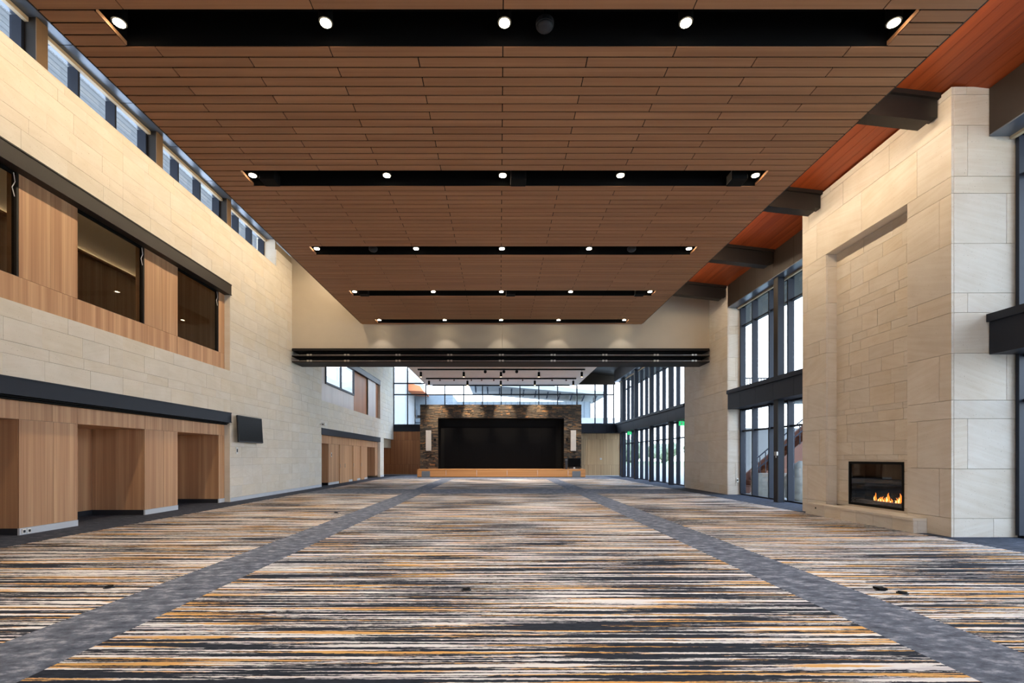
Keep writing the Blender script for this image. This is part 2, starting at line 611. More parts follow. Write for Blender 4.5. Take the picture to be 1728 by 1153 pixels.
# black backing with the slot wells left open
edges = []
prev = -6.9
for s in SLOT_Y:
    edges.append((prev, s))
    prev = s + SLOT_W
edges.append((prev, 22.32))
for a, c in edges:
    box('ceiling_backing', CX0 + 0.01, CX1 - 0.01, a, c, CZ + 0.013, CZ + 0.17, 'black', ceil)
for s in SLOT_Y:
    box('ceiling_backing', CX0 + 0.01, SX0, s, s + SLOT_W, CZ + 0.013, CZ + 0.17, 'black', ceil)
    box('ceiling_backing', SX1, CX1 - 0.01, s, s + SLOT_W, CZ + 0.013, CZ + 0.17, 'black', ceil)
    box('slot_end_trim', SX0 + 0.001, SX0 + 0.012, s + 0.02, s + SLOT_W - 0.02, CZ + 0.002, CZ + 0.06, 'wood_ceiling', ceil)
    box('slot_end_trim', SX1 - 0.012, SX1 - 0.001, s + 0.02, s + SLOT_W - 0.02, CZ + 0.002, CZ + 0.06, 'wood_ceiling', ceil)
    box('slot_well', SX0 - 0.05, SX1 + 0.05, s - 0.05, s + SLOT_W + 0.05, CZ + 0.52, CZ + 0.56, 'black', ceil)
    box('slot_well', SX0 - 0.05, SX1 + 0.05, s - 0.05, s - 0.001, CZ + 0.171, CZ + 0.519, 'black', ceil)
    box('slot_well', SX0 - 0.05, SX1 + 0.05, s + SLOT_W + 0.001, s + SLOT_W + 0.05, CZ + 0.171, CZ + 0.519, 'black', ceil)
    box('slot_well', SX0 - 0.05, SX0 - 0.001, s, s + SLOT_W, CZ + 0.171, CZ + 0.519, 'black', ceil)
    box('slot_well', SX1 + 0.001, SX1 + 0.05, s, s + SLOT_W, CZ + 0.171, CZ + 0.519, 'black', ceil)
box('edge_trim', CX0 - 0.02, CX0 + 0.005, -6.9, 22.32, CZ + 0.002, CZ + 0.2, 'fascia_brown', ceil)
box('edge_trim', CX1 - 0.005, CX1 + 0.02, -6.9, 22.32, CZ + 0.002, CZ + 0.2, 'fascia_brown', ceil)
box('end_trim', CX0, CX1, 22.30, 22.34, CZ + 0.002, CZ + 0.2, 'fascia_brown', ceil)
# plank field behind the photographer
bm = bmesh.new()
yy = -6.8
while yy < 6.68 - row0 * PITCH - 0.05:
    if not slot_row(yy + 0.1):
        add_box(bm, CX0, CX1, yy, yy + PITCH - 0.018, CZ, CZ + 0.03)
    yy += PITCH
tag(mesh_obj('ceiling_plank_field', bm, 'wood_ceiling', ceil), kind='stuff')

# ------------------------------------------------------------------ left wall
wl = tag(empty('wall_left', (XL, 19, 0)), 'cream sandstone wall with timber recesses', kind='structure')
R1 = (5.4, 17.34)           # near recess
R2 = (26.2, 39.1)           # far recess
ZL0, ZL1 = 2.84, 3.20       # lower lintel
ZU0, ZU1 = 7.41, 7.80       # upper lintel
ZS = 4.70                   # foot of the upper recess
ZPAR = 9.83                 # parapet under the clerestory
Y_CL = 20.9                 # clerestory ends
def stack(z, hs):
    out = []
    for h in hs:
        out.append((z, z + h))
        z += h
    return out
courses = stack(0.14, [.42, .30, .45, .28, .40, .36, .45, .40]) + stack(3.2, [.44, .25, .46, .35]) + \
    stack(4.7, [.38, .45, .25, .42, .30, .45, .40, .45]) + stack(7.8, [.42, .30, .40, .46, .27, .18]) + stack(9.83, [.40, .36])
joints = [12.39, 17.34, 22.5, 26.2, 31.0, 35.0, 39.1]
def spans(z):
    if z < ZL1 - 0.01:
        s = [(-6.9, R1[0]), (R1[1], R2[0]), (R2[1], 40.3)]
        if z > 3.1:
            s[-1] = (R2[1], Y_END)
    elif ZS - 0.01 < z < ZU1 - 0.01:
        s = [(-6.9, R1[0]), (R1[1], R2[0]), (R2[1], Y_END)]
    elif z > ZPAR - 0.01:
        s = [(Y_CL, Y_END)]
    else:
        s = [(-6.9, Y_END)]
    return s
tiles = []
for z0, z1 in courses:
    for a, c in spans(z0):
        y = a
        while y < c - 1e-4:
            step = rnd.uniform(0.70, 1.15)
            e = y + step
            for j in joints:
                if y < j - 1e-3 < e + 0.3:
                    e = j
                    break
            if c - e < 0.45:
                e = c
            d = rnd.uniform(-0.004, 0.002)
            tiles.append((XL - 0.05, XL + d, y + 0.002, e - 0.002, z0 + 0.0025, z1 - 0.0025))
            y = e
pieces(wl, 'stone_tile', tiles, 'stone', 298, 'stone_tile_field')
# core of the wall behind the tiles
core = [(-6.9, R1[0], 0, ZPAR), (R1[1], R2[0], 0, ZPAR), (R2[1], 40.3, 0, ZPAR), (40.3, Y_END, 3.2, ZPAR), (Y_CL, Y_END, ZPAR, 10.9),
        (R1[0], R1[1], ZL1, ZS), (R1[0], R1[1], ZU1, ZPAR), (R2[0], R2[1], ZL1, ZS), (R2[0], R2[1], ZU1, ZPAR)]
for a, c, z0, z1 in core:
    box('wall_core', XW - 0.02, XL - 0.046, a, c, z0, z1, 'mortar', wl)
# stone returns at the ends of the recesses
for (yc, s) in ((R1[1], -1), (R2[0], 1), (R2[1], -1)):
    for z0, z1 in ((0.0, ZL0), (ZS, ZU0)):
        box('stone_return', XW - 0.01, XL - 0.004, yc - 0.03 if s < 0 else yc, yc if s < 0 else yc + 0.03, z0, z1, 'stone', wl)
# parapet cap and clerestory stone end
box('parapet_cap', -10.5, XL, -6.9, Y_CL, ZPAR, ZPAR + 0.03, 'stone', wl)
box('clerestory_return', -10.5, XL - 0.05, Y_CL, Y_CL + 0.12, ZPAR, 11.1, 'stone', wl)
box('outer_skin', -10.62, -10.50, -6.9, Y_CL, 7.9, ZPAR, 'white', wl)
# skirting of the stone
for a, c in ((R1[1], R2[0]), (R2[1], 40.3)):
    tag(box('baseboard_left', XL - 0.05, XL + 0.012, a, c, 0.0, 0.135, 'base_metal'), kind='structure')

# lintels
def lintel(name, y0, y1, z0, z1, mat, cap=True):
    bm = bmesh.new()
    add_prism(bm, [(XW, z0), (XL + 0.03, z0), (XL + 0.03, z0 + 0.03), (XL + 0.015, z0 + 0.03), (XL + 0.015, z1 - 0.03),
                   (XL + 0.03, z1 - 0.03), (XL + 0.03, z1), (XW, z1)], 'Y', y0, y1)
    return mesh_obj(name, bm, mat, wl, loc=(XL, (y0 + y1) / 2, (z0 + z1) / 2))
lintel('steel_lintel', R1[0], R1[1] + 0.04, ZL0, ZL1, 'steel_blue')
lintel('steel_lintel', R1[0], R1[1] + 0.04, ZU0, ZU1, 'steel_dark')
lintel('steel_lintel', R2[0], R2[1] + 0.04, ZL0, ZL1, 'steel_blue')
lintel('steel_lintel', R2[0], R2[1] + 0.04, ZU0, ZU1, 'steel_blue')
for k in range(2):
    box('lintel_slot', XW, XL - 0.04 - 0.05 * k, R1[0], R1[1], ZL0 - 0.04 * (k + 1), ZL0 - 0.04 * k - 0.008, 'black', wl)

# timber recess: header, posts, alcoves below; spandrel, posts, glazing above
OPEN_TOP = 2.38
BAY = 3.51
posts = [(9.91 + BAY * k, 11.29 + BAY * k) for k in (-1, 0, 1)] + [(16.96, 17.34)]
AL = 1.46
def panel(y0, y1, z0, z1, x=XW, t=0.03, mat='wood_panel', name='wood_panel'):
    return box(name, x - t, x, y0 + 0.003, y1 - 0.003, z0 + 0.003, z1 - 0.003, mat, wl)
marks = [R1[0]]
for a, c in posts:
    marks += [a, c]
marks = sorted(set(round(m, 3) for m in marks))
for a, c in zip(marks[:-1], marks[1:]):
    if c - a > 1.6:
        panel(a, c, OPEN_TOP, ZL0)
    else:
        m_ = (a + c) / 2 + 0.05
        panel(a, m_, OPEN_TOP, ZL0) if c - a > 0.8 else panel(a, c, OPEN_TOP, ZL0)
        if c - a > 0.8:
            panel(m_, c, OPEN_TOP, ZL0)
for a, c in posts:
    w = c - a
    if w > 0.8:
        m_ = a + w * 0.555
        panel(a, m_, 0.14, OPEN_TOP)
        panel(m_, c, 0.14, OPEN_TOP)
    else:
        panel(a, c, 0.14, OPEN_TOP)
    tag(box('baseboard_post', XW - 0.03, XW + 0.012, a, c, 0.0, 0.138, 'base_metal'), kind='structure')
    # sides of the alcoves
    xs = [XW - 0.031, XW - AL * 0.5, XW - AL]
    for yy, s in ((a, -1), (c, 1)):
        if yy == c and c > 17.3:
            continue
        for x1_, x0_ in zip(xs[:-1], xs[1:]):
            box('wood_panel', x0_ + 0.003, x1_ - 0.003, yy - 0.0 if s < 0 else yy - 0.03, yy + 0.03 if s < 0 else yy, 0.14, OPEN_TOP - 0.003, 'wood_panel', wl)
        box('alcove_base', XW - AL, XW - 0.032, yy if s < 0 else yy - 0.03, yy + 0.03 if s < 0 else yy, 0.0, 0.138, 'base_dark', wl)
for a, c in zip([R1[0]] + [p[1] for p in posts[:-1]], [p[0] for p in posts]):
    if c - a < 0.5:
        continue
    n_ = 3
    for k in range(n_):
        box('wood_panel', XW - AL - 0.03, XW - AL, a + (c - a) * k / n_ + 0.003, a + (c - a) * (k + 1) / n_ - 0.003, 0.14, OPEN_TOP, 'wood_panel', wl)
    box('alcove_base', XW - AL - 0.03, XW - AL + 0.005, a, c, 0, 0.138, 'base_dark', wl)
    box('alcove_soffit', XW - AL, XW - 0.032, a, c, OPEN_TOP, OPEN_TOP + 0.03, 'wood_panel', wl)

for a, c in posts:  # unseen blocks added behind the panels to stop sky light leaking in
    if c - a > 0.8:
        box('post_leak_block', XW - AL - 0.1, XW - 0.032, a + 0.031, c - 0.031, 0.0, 2.44, 'mortar', wl)
    else:
        box('post_leak_block', XW - AL - 0.1, XW - 0.032, a + 0.031, c + 0.5, 0.0, 2.44, 'mortar', wl)
box('alcove_back_leak_block', -13.2, XW - AL - 0.032, 2.0, 40.2, 0.0, 2.44, 'mortar', wl)
box('alcove_top_leak_block', -13.2, XW - 0.036, 2.0, Y_END, 2.44, ZS - 0.11, 'mortar', wl)
box('side_leak_block', -13.2, XW - 0.036, 2.0, R1[0], 0.0, 2.44, 'mortar', wl)
box('side_leak_block', -13.2, XW - 0.036, R1[1] + 0.6, R2[0], 0.0, 2.44, 'mortar', wl)
box('side_leak_block', -13.2, XW - 0.036, R2[1], 40.29, 0.0, 2.44, 'mortar', wl)
# upper recess, near
SP = 5.30
umarks = marks
for a, c in zip(umarks[:-1], umarks[1:]):
    panel(a, c, ZS, SP)
for a, c in posts:
    w = c - a
    if w > 0.8:
        m_ = a + w * 0.5
        panel(a, m_, SP, ZU0 + 0.1)
        panel(m_, c, SP, ZU0 + 0.1)
        box('wood_panel', XW - 0.25, XW - 0.031, a, a + 0.03, SP, ZU0 + 0.1, 'wood_panel', wl)
        box('wood_panel', XW - 0.25, XW - 0.031, c - 0.03, c, SP, ZU0 + 0.1, 'wood_panel', wl)
    else:
        panel(a, c, SP, ZU0 + 0.1)
gaps = [(posts[0][1], posts[1][0]), (posts[1][1], posts[2][0]), (posts[2][1], posts[3][0])]
for k, (a, c) in enumerate(gaps):
    wroot = tag(empty('window_%d' % (k + 1), (XW, (a + c) / 2, SP)), kind='structure')
    XGl = XW - 0.05
    mid = a + (c - a) * 0.5
    for (u, v) in ((a + 0.012, mid - 0.006), (mid + 0.006, c - 0.045)):
        box('pane', XGl - 0.012, XGl, u, v, SP + 0.02, ZU0 - 0.02, 'glass_dark', wroot)
    box('sill_channel', XGl - 0.03, XGl + 0.02, a, c, SP - 0.003, SP + 0.02, 'black', wroot)
    box('head_channel', XGl - 0.03, XGl + 0.03, a, c, ZU0 - 0.05, ZU0 + 0.03, 'black', wroot)
    box('jamb_frame', XGl - 0.06, XW - 0.004, c - 0.045, c - 0.004, SP, ZU0, 'steel_dark', wroot)
    # loose white cable hanging at the head
    bm = bmesh.new()
    pts = [(XW + 0.01, c - 0.12, ZU0 - 0.04), (XW + 0.02, c - 0.10, ZU0 - 0.22), (XW + 0.01, c - 0.15, ZU0 - 0.35), (XW + 0.02, c - 0.11, ZU0 - 0.52)]
    for q0, q1 in zip(pts[:-1], pts[1:]):
        add_cyl(bm, q0, q1, 0.008, seg=6)
    tag(mesh_obj('loose_cable', bm, 'cable', loc=(XW + 0.01, c - 0.12, ZU0 - 0.3)),
        'loose white cable hanging at the head of the ' + ['upper window nearest the hall entrance', 'middle upper window of the left wall', 'upper window by the television'][k], 'cable')
# gallery behind the upper windows
gal = tag(empty('wall_gallery', (-12, 12, ZS)), kind='structure')
for k in range(8):
    a = 5.4 + k * 1.6
    box('wood_panel', -12.23, -12.2, a + 0.003, a + 1.597, ZS, 7.6, 'wood_panel', gal)
box('pale_wall', -12.23, -12.2, 5.4, 18.2, 7.605, 8.7, 'white', gal)
box('gallery_back', -12.4, -12.235, 5.4, 18.2, ZS - 0.1, 8.75, 'mortar', gal)
box('gallery_floor', -12.2, XW - 0.04, 5.4, 18.2, ZS - 0.1, ZS, 'base_dark', gal)
box('gallery_ceiling', -12.4, -10.51, 5.3, 18.4, 8.7, 8.75, 'white', gal)
box('gallery_ceiling', -10.5, XW - 0.04, 5.3, 18.4, 7.85, 7.9, 'white', gal)
box('gallery_end', -12.4, XW - 0.04, 18.2, 18.4, ZS, 8.7, 'wood_panel', gal)
box('gallery_end', -12.4, XW - 0.04, 5.3, 5.4, ZS, 8.7, 'wood_panel', gal)
# lit cove shelf in the gallery
gl = empty('cove_light', (-12.15, 12, 7.5))
tag(gl, 'dim cove strip light on the gallery wall behind the upper windows', 'light')
box('housing', -12.19, -12.08, 7.0, 17.0, 7.54, 7.6, 'wood_panel', gl)
box('lens', -12.18, -12.14, 7.0, 17.0, 7.6, 7.61, 'lamp_strip', gl)

# far recess
fp = [R2[0] + (R2[1] - R2[0]) * k / 12 for k in range(13)]
for a, c in zip(fp[:-1], fp[1:]):
    panel(a, c, OPEN_TOP, ZL0)
Yo1, Yo2 = 27.85, 35.7      # dark openings at both ends of the door run
for yc in ((R2[0], Yo1), (Yo2 + 0.3, 38.3)):
    a, c = yc
    box('wood_panel', XW - 1.3, XW - 1.27, a, c, 0.14, OPEN_TOP, 'wood_panel', wl)
    box('wood_panel', XW - 1.3, XW - 0.032, c - 0.03, c, 0.14, OPEN_TOP, 'wood_panel', wl)
    box('wood_panel', XW - 1.3, XW - 0.032, a, a + 0.03, 0.14, OPEN_TOP, 'wood_panel', wl)
    box('alcove_soffit', XW - 1.3, XW - 0.032, a, c, OPEN_TOP, OPEN_TOP + 0.03, 'wood_panel', wl)
panel(38.3, R2[1], 0.14, OPEN_TOP)
nd = 9
dn = 0
for k in range(nd):
    a = Yo1 + (Yo2 + 0.3 - Yo1) * k / nd
    c = Yo1 + (Yo2 + 0.3 - Yo1) * (k + 1) / nd
    if k in (2, 3, 5, 7):
        d = tag(empty('door_%d' % (dn + 1), (XW, (a + c) / 2, 0)), kind='structure')
        dn += 1
        box('door_leaf', XW - 0.05, XW + 0.05, a + 0.006, c - 0.006, 0.01, OPEN_TOP - 0.006, 'wood_panel', d)
        box('door_pull', XW + 0.05, XW + 0.075, a + 0.06, a + 0.085, 0.95, 1.2, 'silver', d)
    else:
        panel(a, c, 0.14, OPEN_TOP)
        tag(box('baseboard_recess', XW - 0.03, XW + 0.008, a, c, 0, 0.136, 'base_metal'), kind='structure')
# upper far recess: panels coloured pale for daylight, a window and a timber reveal
sp2 = 5.75
for k in range(12):
    a, c = fp[k], fp[k + 1]
    if k < 6:
        panel(a, c, ZS, sp2, mat='panel_pale', name='pale_panel')
        if k < 1:
            panel(a, c, sp2, ZU0, mat='panel_pale', name='pale_panel')
    elif k < 9:
        box('wood_panel', XW - 0.03, XW - 0.002, a + 0.003, c - 0.003, ZS, ZU0, 'wood_back', wl)
    elif k < 11:
        panel(a, c, ZS, ZU0, x=XW + 0.1, mat='panel_pale', name='pale_panel')
    else:
        panel(a, c, ZS, ZU0, mat='wood_back')
box('recess_back', XW - 0.1, XW - 0.035, R2[0], fp[1], ZS, ZU0 + 0.1, 'mortar', wl)
box('recess_back', XW - 0.1, XW - 0.035, fp[1], fp[6], ZS, sp2, 'mortar', wl)
box('recess_back', XW - 0.1, XW - 0.035, fp[6], R2[1], ZS, ZU0 + 0.1, 'mortar', wl)
w5 = tag(empty('window_4', (XW, 29.5, sp2)), kind='structure')
wa, wc = fp[1], fp[6]
box('pane', XW - 0.02, XW - 0.01, wa, wc, sp2, ZU0, 'glass', w5)
for yy in (wa + 0.06, (wa + wc) / 2, wc - 0.06):
    box('window_frame', XW - 0.03, XW + 0.06, yy - 0.06, yy + 0.06, sp2, ZU0, 'steel_blue', w5)
box('window_frame', XW - 0.03, XW + 0.06, wa, wc, sp2, sp2 + 0.12, 'steel_blue', w5)

# ------------------------------------------------------------------ clerestory over the left wall
XC = -10.37
cw = tag(empty('window_5', (XC, 12, ZPAR)), kind='structure')
ZH = 11.018
cols = [10.34 + 3.62 * k for k in (-2, -1, 0, 1, 2)] + [Y_CL]
for k, yc in enumerate(cols[:-1]):
    a = yc + 0.26
    c = cols[k + 1]
    n_ = 3
    for q in range(n_):
        u = a + (c - a) * q / n_
        v = a + (c - a) * (q + 1) / n_
        box('pane', XC - 0.02, XC - 0.008, u + 0.04, v - 0.04, ZPAR + 0.03, ZH, 'glass', cw)
        box('mullion', XC - 0.05, XC + 0.20, v - 0.06, v - 0.0, ZPAR + 0.03, ZH, 'mullion', cw)
        if q > 0:
            box('mullion', XC - 0.05, XC + 0.02, u, u + 0.05, ZPAR + 0.03, ZH, 'mullion', cw)
    box('shade_track', XC + 0.21, XC + 0.30, a, c, ZH - 0.10, ZH - 0.01, 'cream_track', cw)
for k, yc in enumerate(cols[:-1]):
    if yc < 5:
        continue
    t = empty('clerestory_post', (-10.1, yc + 0.13, ZPAR + 0.03), cw)
    box('post_web', XC + 0.02, -9.92, yc, yc + 0.26, ZPAR + 0.03, 11.018, 'steel_dark', t)
    box('post_face', -9.92, -9.90, yc - 0.0, yc + 0.26, ZPAR + 0.03, 11.018, 'olive', t)  # olive colour stands for the washer light on the room-side face

# linear wall washer that lights the left wall from beside the plank ceiling
ww = empty('wall_washer', (-7.3, 12, 10.3))
tag(ww, 'linear wall washer under the roof lighting the cream stone wall', 'light')
box('housing', -7.42, -7.22, 1.0, 22.2, 10.42, 10.55, 'steel_dark', ww)
box('lens', -7.40, -7.24, 1.0, 22.2, 10.405, 10.42, 'lamp_strip', ww)
box('hanger', -7.34, -7.30, 6.0, 6.04, 10.55, roof_z(-7.3) - 0.0, 'steel_dark', ww)
box('hanger', -7.34, -7.30, 16.0, 16.04, 10.55, roof_z(-7.3) - 0.0, 'steel_dark', ww)
area_light('washer_light', (-7.32, 11.6, 10.39), (0, math.radians(38), 0), 0.15, 21.0, WASH_LEFT_W, WARM, ww)

# ------------------------------------------------------------------ beige bulkhead and the raised folding partition
bh = tag(empty('wall_bulkhead', (0, Y_BULK, 6.62)), kind='structure')
for a, c in ((XL - 0.1, 0.12), (0.126, XR + 0.1)):
    bm = bmesh.new()
    add_prism(bm, [(a, 6.62), (c, 6.62), (c, roof_z(c)), (a, roof_z(a))], 'Y', Y_BULK, Y_BULK + 1.3)
    mesh_obj('bulkhead_panel', bm, 'beige', bh, loc=((a + c) / 2, Y_BULK, 7))
part = tag(empty('folding_partition', (0, Y_BULK, 6.0)), 'dark folding partition raised and stacked under the beige bulkhead', 'partition')
clips_px = [522, 585, 671.6, 759, 846, 933.5, 1020.7, 1107.4, 1171.7]
for k, z in enumerate((6.53, 6.26, 5.99)):
    pl = box('partition_leaf', XL + 0.06, XR - 0.06, 22.32, 23.5, z, z + 0.07, 'leaf_dark', part)
    box('leaf_core', XL + 0.3, XR - 0.3, 22.55, 23.4, z + 0.07, z + 0.27 if k else z + 0.09, 'black', part)
    if k:
        box('leaf_edge', XL + 0.06, XR - 0.06, 22.31, 22.32, z + 0.055, z + 0.07, 'silver', part)
        for x in clips_px:
            X = (x - 843) / F * 22.3
            for s in (-0.07, 0.07):
                box('hinge', X + s - 0.045, X + s + 0.045, 22.285, 22.32, z + 0.03, z + 0.10, 'silver', part)
box('seal_strip', XL + 0.02, XR - 0.02, 22.45, 22.50, 6.60, 6.66, 'black', part)

# ------------------------------------------------------------------ right side: fireplace, piers, glazing
CL = [0, .38, 1.37, 2.37, 2.74, 3.68, 4.49, 4.88, 5.87, 6.87, 7.21, 8.23, 8.84, 9.02]
fire = tag(empty('fireplace', (XF, 12, 0)), 'tall cream sandstone fireplace with a glazed gas fire in a stone niche', 'fireplace')
FY0, FY1 = 9.65, 14.40
NY0, NY1 = 10.70, 13.36
NZ = 7.21
XN = 9.32
FZ = 9.0
slabs = []
g = 0.004
def row_front(z0, z1, cuts):
    for a, c in zip(cuts[:-1], cuts[1:]):
        slabs.append((XF, XF + 0.05, a + g, c - g, z0 + g, z1 - g))
near_cut = {0: None, 1: 9.92, 2: 10.44, 3: None, 4: 9.92, 5: None, 6: 10.44, 7: None, 8: 9.92, 9: None, 10: 10.45, 11: None, 12: 10.0}
far_cut = {0: 14.16, 1: 14.16, 2: 13.64, 3: None, 4: 14.16, 5: None, 6: 13.64, 7: None, 8: 14.16, 9: None}
face_cut = {0: 9.86, 1: None, 2: 9.34, 3: None, 4: 10.12, 5: None, 6: 9.34, 7: None, 8: 10.12, 9: None, 10: 9.34, 11: None, 12: 9.32}
for i in range(len(CL) - 1):
    z0, z1 = CL[i], min(CL[i + 1], FZ)
    if z1 <= NZ + 0.001:
        cuts = [FY0] + ([near_cut[i]] if near_cut[i] else []) + [NY0]
        row_front(z0, z1, cuts)
        cuts = [NY1] + ([far_cut.get(i)] if far_cut.get(i) else []) + [FY1]
        row_front(z0, z1, cuts)
        # far jamb of the niche faces the hall entrance
        slabs.append((XF + 0.051, XN, NY1, NY1 + 0.05, z0 + g, z1 - g))
        slabs.append((XF + 0.051, XN, NY0 - 0.05, NY0, z0 + g, z1 - g))
    else:
        cuts = {10: [FY0, 10.45, 12.05, 13.75, FY1], 11: [FY0, 11.2, 12.7, 14.1, FY1], 12: [FY0, 10.0, 11.7, 13.2, FY1]}[i]
        row_front(z0, z1, cuts)
    cuts = [XF + 0.051] + ([face_cut[i]] if face_cut[i] else []) + [10.42]
    for a, c in zip(cuts[:-1], cuts[1:]):
        slabs.append((a + (g if a > XF + 0.1 else 0), c - g, FY0, FY0 + 0.05, z0 + g, z1 - g))
    slabs.append((XF + 0.051, 10.42, FY1 - 0.05, FY1, z0 + g, z1 - g))
for b in slabs:
    box('stone_slab', *b, 'stone_fire', fire)
# core
box('masonry_core', XF + 0.048, 10.42, FY0 + 0.045, NY0 - 0.045, 0.0, FZ, 'mortar', fire)
box('masonry_core', XF + 0.048, 10.42, NY1 + 0.045, FY1 - 0.045, 0.0, FZ, 'mortar', fire)
box('masonry_core', XN + 0.45, 10.42, NY0 - 0.05, NY1 + 0.05, 0.0, NZ, 'mortar', fire)
box('masonry_core', XF + 0.048, 10.42, NY0 - 0.05, NY1 + 0.05, NZ + 0.03, FZ, 'mortar', fire)
box('niche_soffit', XF + 0.03, XN + 0.05, NY0, NY1, NZ, NZ + 0.028, 'stone_fire', fire)
# niche back in thinner courses
BY0, BY1, BZ0, BZ1 = 11.14, 12.89, 0.36, 1.49
hs = [.31]
z = 0.31
nz = [(0.31, .42), (.42, .66), (.66, .98), (.98, 1.27), (1.27, 1.53), (1.53, 1.66)]
z = 1.66
while z < NZ - 0.05:
    h = rnd.choice([.14, .2, .26, .34, .42, .48])
    if NZ - (z + h) < 0.14:
        h = NZ - z
    nz.append((z, z + h))
    z += h
for z0, z1 in nz:
    cuts = [NY0]
    y = NY0
    while y < NY1:
        y += rnd.uniform(0.35, 0.95)
        if NY1 - y < 0.25:
            y = NY1
        cuts.append(y)
    if z1 < BZ1 + 0.1:
        # break round the firebox
        segs = []
        for a, c in ((NY0, BY0), (BY1, NY1)):
            segs.append((a, c))
        if z0 > 1.2:
            for a, c in segs:
                box('niche_stone', XN, XN + 0.03, a + .003, c - .003, z0 + .003, z1 - .003, 'stone_fire', fire)
            box('niche_stone', XN, XN + 0.03, BY0, BY1, BZ1 + 0.004, z1 - .003, 'stone_fire', fire)
        else:
            for a, c in segs:
                box('niche_stone', XN, XN + 0.03, a + .003, c - .003, z0 + .003, z1 - .003, 'stone_fire', fire)
            if z0 < 0.35:
                box('niche_stone', XN, XN + 0.03, BY0, BY1, z0, BZ0 - .003, 'stone_fire', fire)
    else:
        for a, c in zip(cuts[:-1], cuts[1:]):
            d = rnd.uniform(0, 0.008)
            box('niche_stone', XN - d, XN + 0.03, a + .003, c - .003, z0 + .003, z1 - .003, 'stone_fire', fire)
box('niche_backing', XN + 0.031, XN + 0.06, NY0 - .05, BY0, 0.0, NZ, 'mortar', fire)
box('niche_backing', XN + 0.031, XN + 0.06, BY1, NY1 + .05, 0.0, NZ, 'mortar', fire)
box('niche_backing', XN + 0.031, XN + 0.06, BY0, BY1, BZ1, NZ, 'mortar', fire)
# hearth bench
HX, HY0, HY1, HZ = 8.73, 10.2, 13.8, 0.31
box('hearth_core', HX + 0.05, XF, HY0 + 0.05, HY1 - 0.05, 0, HZ - 0.055, 'mortar', fire)
hc = [HY0 + 0.051, 10.75, 11.3, 11.85, 12.4, 13.0, HY1]
for a, c in zip(hc[:-1], hc[1:]):
    box('hearth_stone', HX, HX + 0.05, a + .003, c - .003, 0.0, HZ - 0.056, 'stone_fire', fire)
    box('hearth_top', HX - 0.01, XN, (a if a > HY0 + 0.06 else HY0) + .0025, c - .0025, HZ - 0.053, HZ, 'stone_fire', fire) if NY0 <= a and c <= NY1 else \
        box('hearth_top', HX - 0.01, XF - 0.002, (a if a > HY0 + 0.06 else HY0) + .0025, c - .0025, HZ - 0.053, HZ, 'stone_fire', fire)
box('hearth_stone', HX, HX + 0.08, HY0, HY0 + 0.05, 0.0, HZ - 0.056, 'stone_fire', fire)
box('hearth_stone', HX + 0.086, XF - 0.002, HY0, HY0 + 0.05, 0.0, HZ - 0.056, 'stone_fire', fire)
bm = bmesh.new()
add_cyl(bm, (HX - 0.012, 13.35, 0.2), (HX + 0.001, 13.35, 0.2), 0.022)
mesh_obj('gas_key_valve', bm, 'black', fire, loc=(HX, 13.35, 0.2))
# firebox
fb = empty('firebox', (XN, 12.0, BZ0), fire)
box('firebox_frame', XN - 0.015, XN + 0.03, BY0, BY1, BZ1 - 0.06, BZ1, 'black', fb)
box('firebox_frame', XN - 0.015, XN + 0.03, BY0, BY1, BZ0, BZ0 + 0.06, 'black', fb)
box('firebox_frame', XN - 0.015, XN + 0.03, BY0, BY0 + 0.05, BZ0 + 0.06, BZ1 - 0.06, 'black', fb)
box('firebox_frame', XN - 0.015, XN + 0.03, BY1 - 0.05, BY1, BZ0 + 0.06, BZ1 - 0.06, 'black', fb)
box('steel_edge', XN - 0.018, XN + 0.03, BY1, BY1 + 0.012, BZ0, BZ1, 'silver', fb)
box('fire_glass', XN + 0.004, XN + 0.010, BY0 + 0.05, BY1 - 0.05, BZ0 + 0.06, BZ1 - 0.06, 'glass_fire', fb)
box('liner', XN + 0.40, XN + 0.43, BY0, BY1, BZ0, BZ1, 'black', fb)
box('liner', XN + 0.03, XN + 0.40, BY0, BY0 + 0.02, BZ0, BZ1, 'black', fb)
box('liner', XN + 0.03, XN + 0.40, BY1 - 0.02, BY1, BZ0, BZ1, 'black', fb)
box('liner', XN + 0.03, XN + 0.40, BY0, BY1, BZ0, BZ0 + 0.03, 'black', fb)
box('liner', XN + 0.03, XN + 0.40, BY0, BY1, BZ1 - 0.03, BZ1, 'black', fb)
box('burner_tray', XN + 0.10, XN + 0.30, BY0 + 0.1, BY1 - 0.1, BZ0 + 0.03, BZ0 + 0.14, 'base_dark', fb)
def flame(y, h, w, lean):
    for (mat, s, nm) in (('flame', 1.0, 'flame'), ('flame_core', 0.5, 'flame_core')):
        bm = bmesh.new()
        bmesh.ops.create_uvsphere(bm, u_segments=10, v_segments=10, radius=0.5)
        for v in bm.verts:
            t = v.co.z + 0.5
            k = (1 - t) ** 0.75 * 1.25 * min(1, t * 4 + 0.35)
            a = math.atan2(v.co.y, v.co.x)
            r = math.hypot(v.co.x, v.co.y)
            v.co.x = r * math.cos(a) * k * w * 0.7 * s * 1.4
            v.co.y = r * math.sin(a) * k * w * s * 1.4 + lean * t * t * h + 0.02 * math.sin(t * 9 + y * 7) * t
            v.co.z = t * h * (0.6 if s < 1 else 1)
        bmesh.ops.translate(bm, verts=bm.verts, vec=(XN + (0.19 if s == 1 else 0.15), y, BZ0 + 0.14))
        mesh_obj(nm, bm, mat, fb, smooth=True, loc=(XN + 0.19, y, BZ0 + 0.14))
